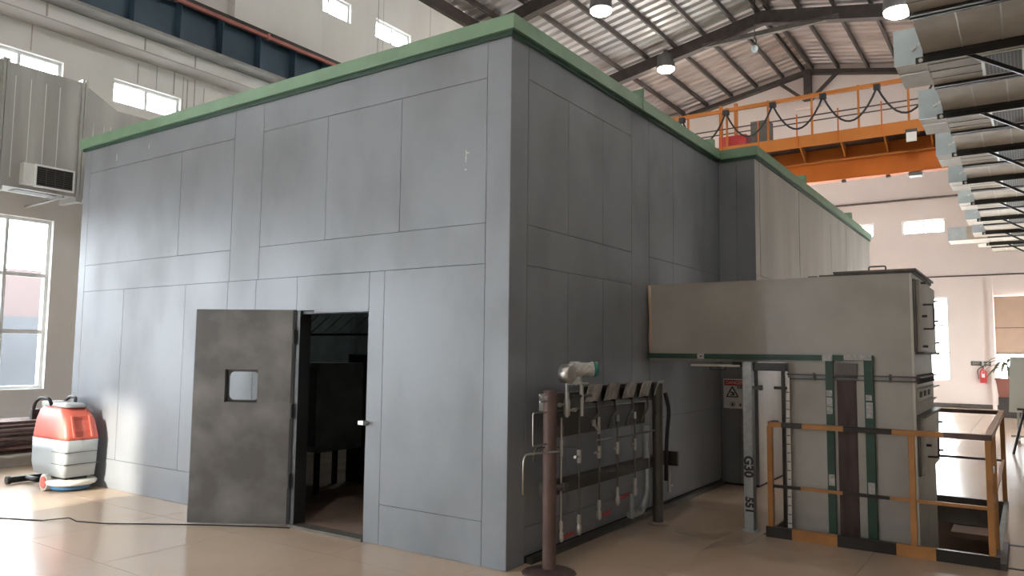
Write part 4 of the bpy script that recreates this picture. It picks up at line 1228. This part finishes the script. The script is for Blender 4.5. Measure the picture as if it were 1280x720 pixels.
# ------------------------------------------------------------------ far-end furnishings
t = thing('fire_extinguisher', 'red fire extinguisher hung on the far wall', 'extinguisher', (2.05, YF - .1, .85))
bm = new(); lathe(bm, (2.05, YF - .1, .83), (0, 0, 1), [(0, .08), (.02, .095), (.36, .095), (.42, .06), (.45, .03), (.47, .03)], 14); obj('cylinder', bm, 'ext_red', t)
bm = new(); cyl(bm, (2.05, YF - .1, 1.3), (2.05, YF - .1, 1.36), .03, n=8); bx(bm, 1.98, 2.14, YF - .12, YF - .08, 1.36, 1.385); obj('valve', bm, 'dull', t)
bm = new(); tube(bm, bend([(2.02, YF - .13, 1.33), (1.9, YF - .14, 1.25), (1.93, YF - .14, .95)], .08), .014, 6); obj('hose', bm, 'rubber', t)
box('label_patch', 'white', t, 2.02, 2.1, YF - .2, YF - .19, 1.0, 1.12)
t = thing('exit_sign', 'dark exit sign with white arrow above the extinguisher', 'sign', (2.0, YF, 1.4))
box('sign_plate', 'sign_dark', t, 1.72, 2.02, YF - .03, YF, 1.38, 1.52)
box('sign_plate', 'label', t, 2.02, 2.08, YF - .028, YF, 1.38, 1.52)
box('sign_plate', 'sign_dark', t, 2.08, 2.34, YF - .03, YF - .0, 1.38, 1.52) if False else box('sign_plate', 'sign_dark', t, 2.08, 2.27, YF - .03, YF, 1.38, 1.52)
text('lettering', 'EXIT', .10, (1.87, YF - .032, 1.45), (PI / 2, 0, 0), 'hatch', t)
bm = new(); bx(bm, 2.1, 2.2, YF - .033, YF - .03, 1.437, 1.463); prism(bm, [(2.19, YF - .033, 1.40), (2.19, YF - .033, 1.50), (2.255, YF - .033, 1.45)], (0, .003, 0)); obj('arrow', bm, 'white', t)

t = thing('roller_blind', 'tan roller blind half covering the far right window', 'blind', (3.2, YF, 1.8))
box('blind_cloth', 'shade', t, 2.42, 4.05, YF - .07, YF - .06, 2.6, 3.6)
box('blind_cloth', 'shade', t, 2.42, 4.05, YF - .07, YF - .06, 1.80, 2.58)
box('bottom_bar', 'flange', t, 2.42, 4.05, YF - .08, YF - .05, 1.76, 1.80)
box('joint_bar', 'wood', t, 2.42, 4.05, YF - .072, YF - .058, 2.58, 2.60)

t = thing('whiteboard', 'white flip board on a pale easel at the right edge', 'whiteboard', (3.4, 13.4, 0))
obj_b = new(); prism(obj_b, [(2.93, 13.3, .57), (4.1, 13.3, .57), (4.1, 13.42, 1.66), (2.98, 13.42, 1.66)], (0, .025, .003)); obj('board', obj_b, 'board', t)
bm = new()
c3 = V((3.32, 13.30, .78))
for i in range(20):
    a0, a1 = 2 * PI * i / 20, 2 * PI * (i + 1) / 20
    bar(bm, c3 + V((.1 * math.cos(a0), .01 * math.sin(a0), .1 * math.sin(a0))), c3 + V((.1 * math.cos(a1), .01 * math.sin(a1), .1 * math.sin(a1))), .006, .02)
bar(bm, c3 + V((-.05, -.002, .0)), c3 + V((.06, .002, .03)), .006, .018)
obj('round_emblem', bm, 'sign_dark', t)
for (x, yy) in ((3.08, 13.40), (4.0, 13.40)):
    bm = new(); bar(bm, (x, yy - .05, .02), (x, yy - .02, .6), .045, .045); obj('leg', bm, 'seam', t)
    bm = new(); bar(bm, (x, yy - .5, .03), (x, yy + .45, .03), .05, .05); obj('foot', bm, 'seam', t)
bm = new(); bar(bm, (2.95, 13.36, .10), (4.1, 13.36, .10), .04, .04); obj('cross_bar', bm, 'seam', t)

t = thing('planter', 'terracotta planter on a dark stand at the far right', 'planter', (2.78, 20.5, .5))
bm = new(); prism(bm, [(2.56, 20.3, .55), (3.2, 20.3, .55), (3.25, 20.3, 1.02), (2.5, 20.3, 1.02)], (0, .5, 0)); obj('pot', bm, 'planter', t)
box('rim', 'planter', t, 2.48, 3.27, 20.28, 20.82, 1.02, 1.07)
box('stand', 'sofa', t, 2.55, 3.3, 20.2, 20.9, 0, .55)
t = thing('potted_palm', 'drooping dark palm leaves in the terracotta planter', 'plant', (2.8, 20.5, 1.07))
bm = new(); cyl(bm, (2.8, 20.55, 1.05), (2.78, 20.55, 1.5), .02, n=6); obj('stem', bm, 'leaf', t)
for i in range(13):
    a = 2.4 * i
    ln = random.uniform(.45, .75)
    base = V((2.79, 20.55, 1.25 + .025 * i))
    d = V((math.cos(a), math.sin(a), 0))
    bm = new()
    prev = None
    for s in range(6):
        q = s / 5
        p = base + d * ln * q + V((0, 0, .55 * q - .75 * q * q))
        w = .055 * math.sin(PI * min(.95, q * .9 + .08)) + .004
        sd = V((-d.y, d.x, 0)) * w
        v = (bm.verts.new(p + sd), bm.verts.new(p + V((0, 0, -.012))), bm.verts.new(p - sd))
        if prev:
            bm.faces.new((prev[0], v[0], v[1], prev[1])); bm.faces.new((prev[1], v[1], v[2], prev[2]))
        prev = v
    obj('leaf', bm, 'leaf', t)
t = thing('tripod_leg_stand', 'thin black stand leg at the right edge beyond the railing', 'stand', (3.2, 10.6, 0))
bm = new(); bar(bm, (3.02, 10.9, 0), (3.2, 11.0, .75), .03, .03); bar(bm, (3.38, 10.9, 0), (3.2, 11.0, .75), .03, .03); bar(bm, (3.2, 11.3, 0), (3.2, 11.0, .75), .03, .03); obj('legs', bm, 'black', t)
box('stand_plate', 'black', t, 3.1, 3.5, 10.9, 11.1, .75, .78)
t = thing('waiting_bench', 'low dark bench under the far right window', 'bench', (3.1, 21.5, 0))
box('seat', 'sofa', t, 2.55, 4.0, 21.2, 21.8, .38, .5)
for x in (2.65, 3.9):
    box('leg', 'black', t, x - .05, x + .05, 21.25, 21.75, 0, .38)
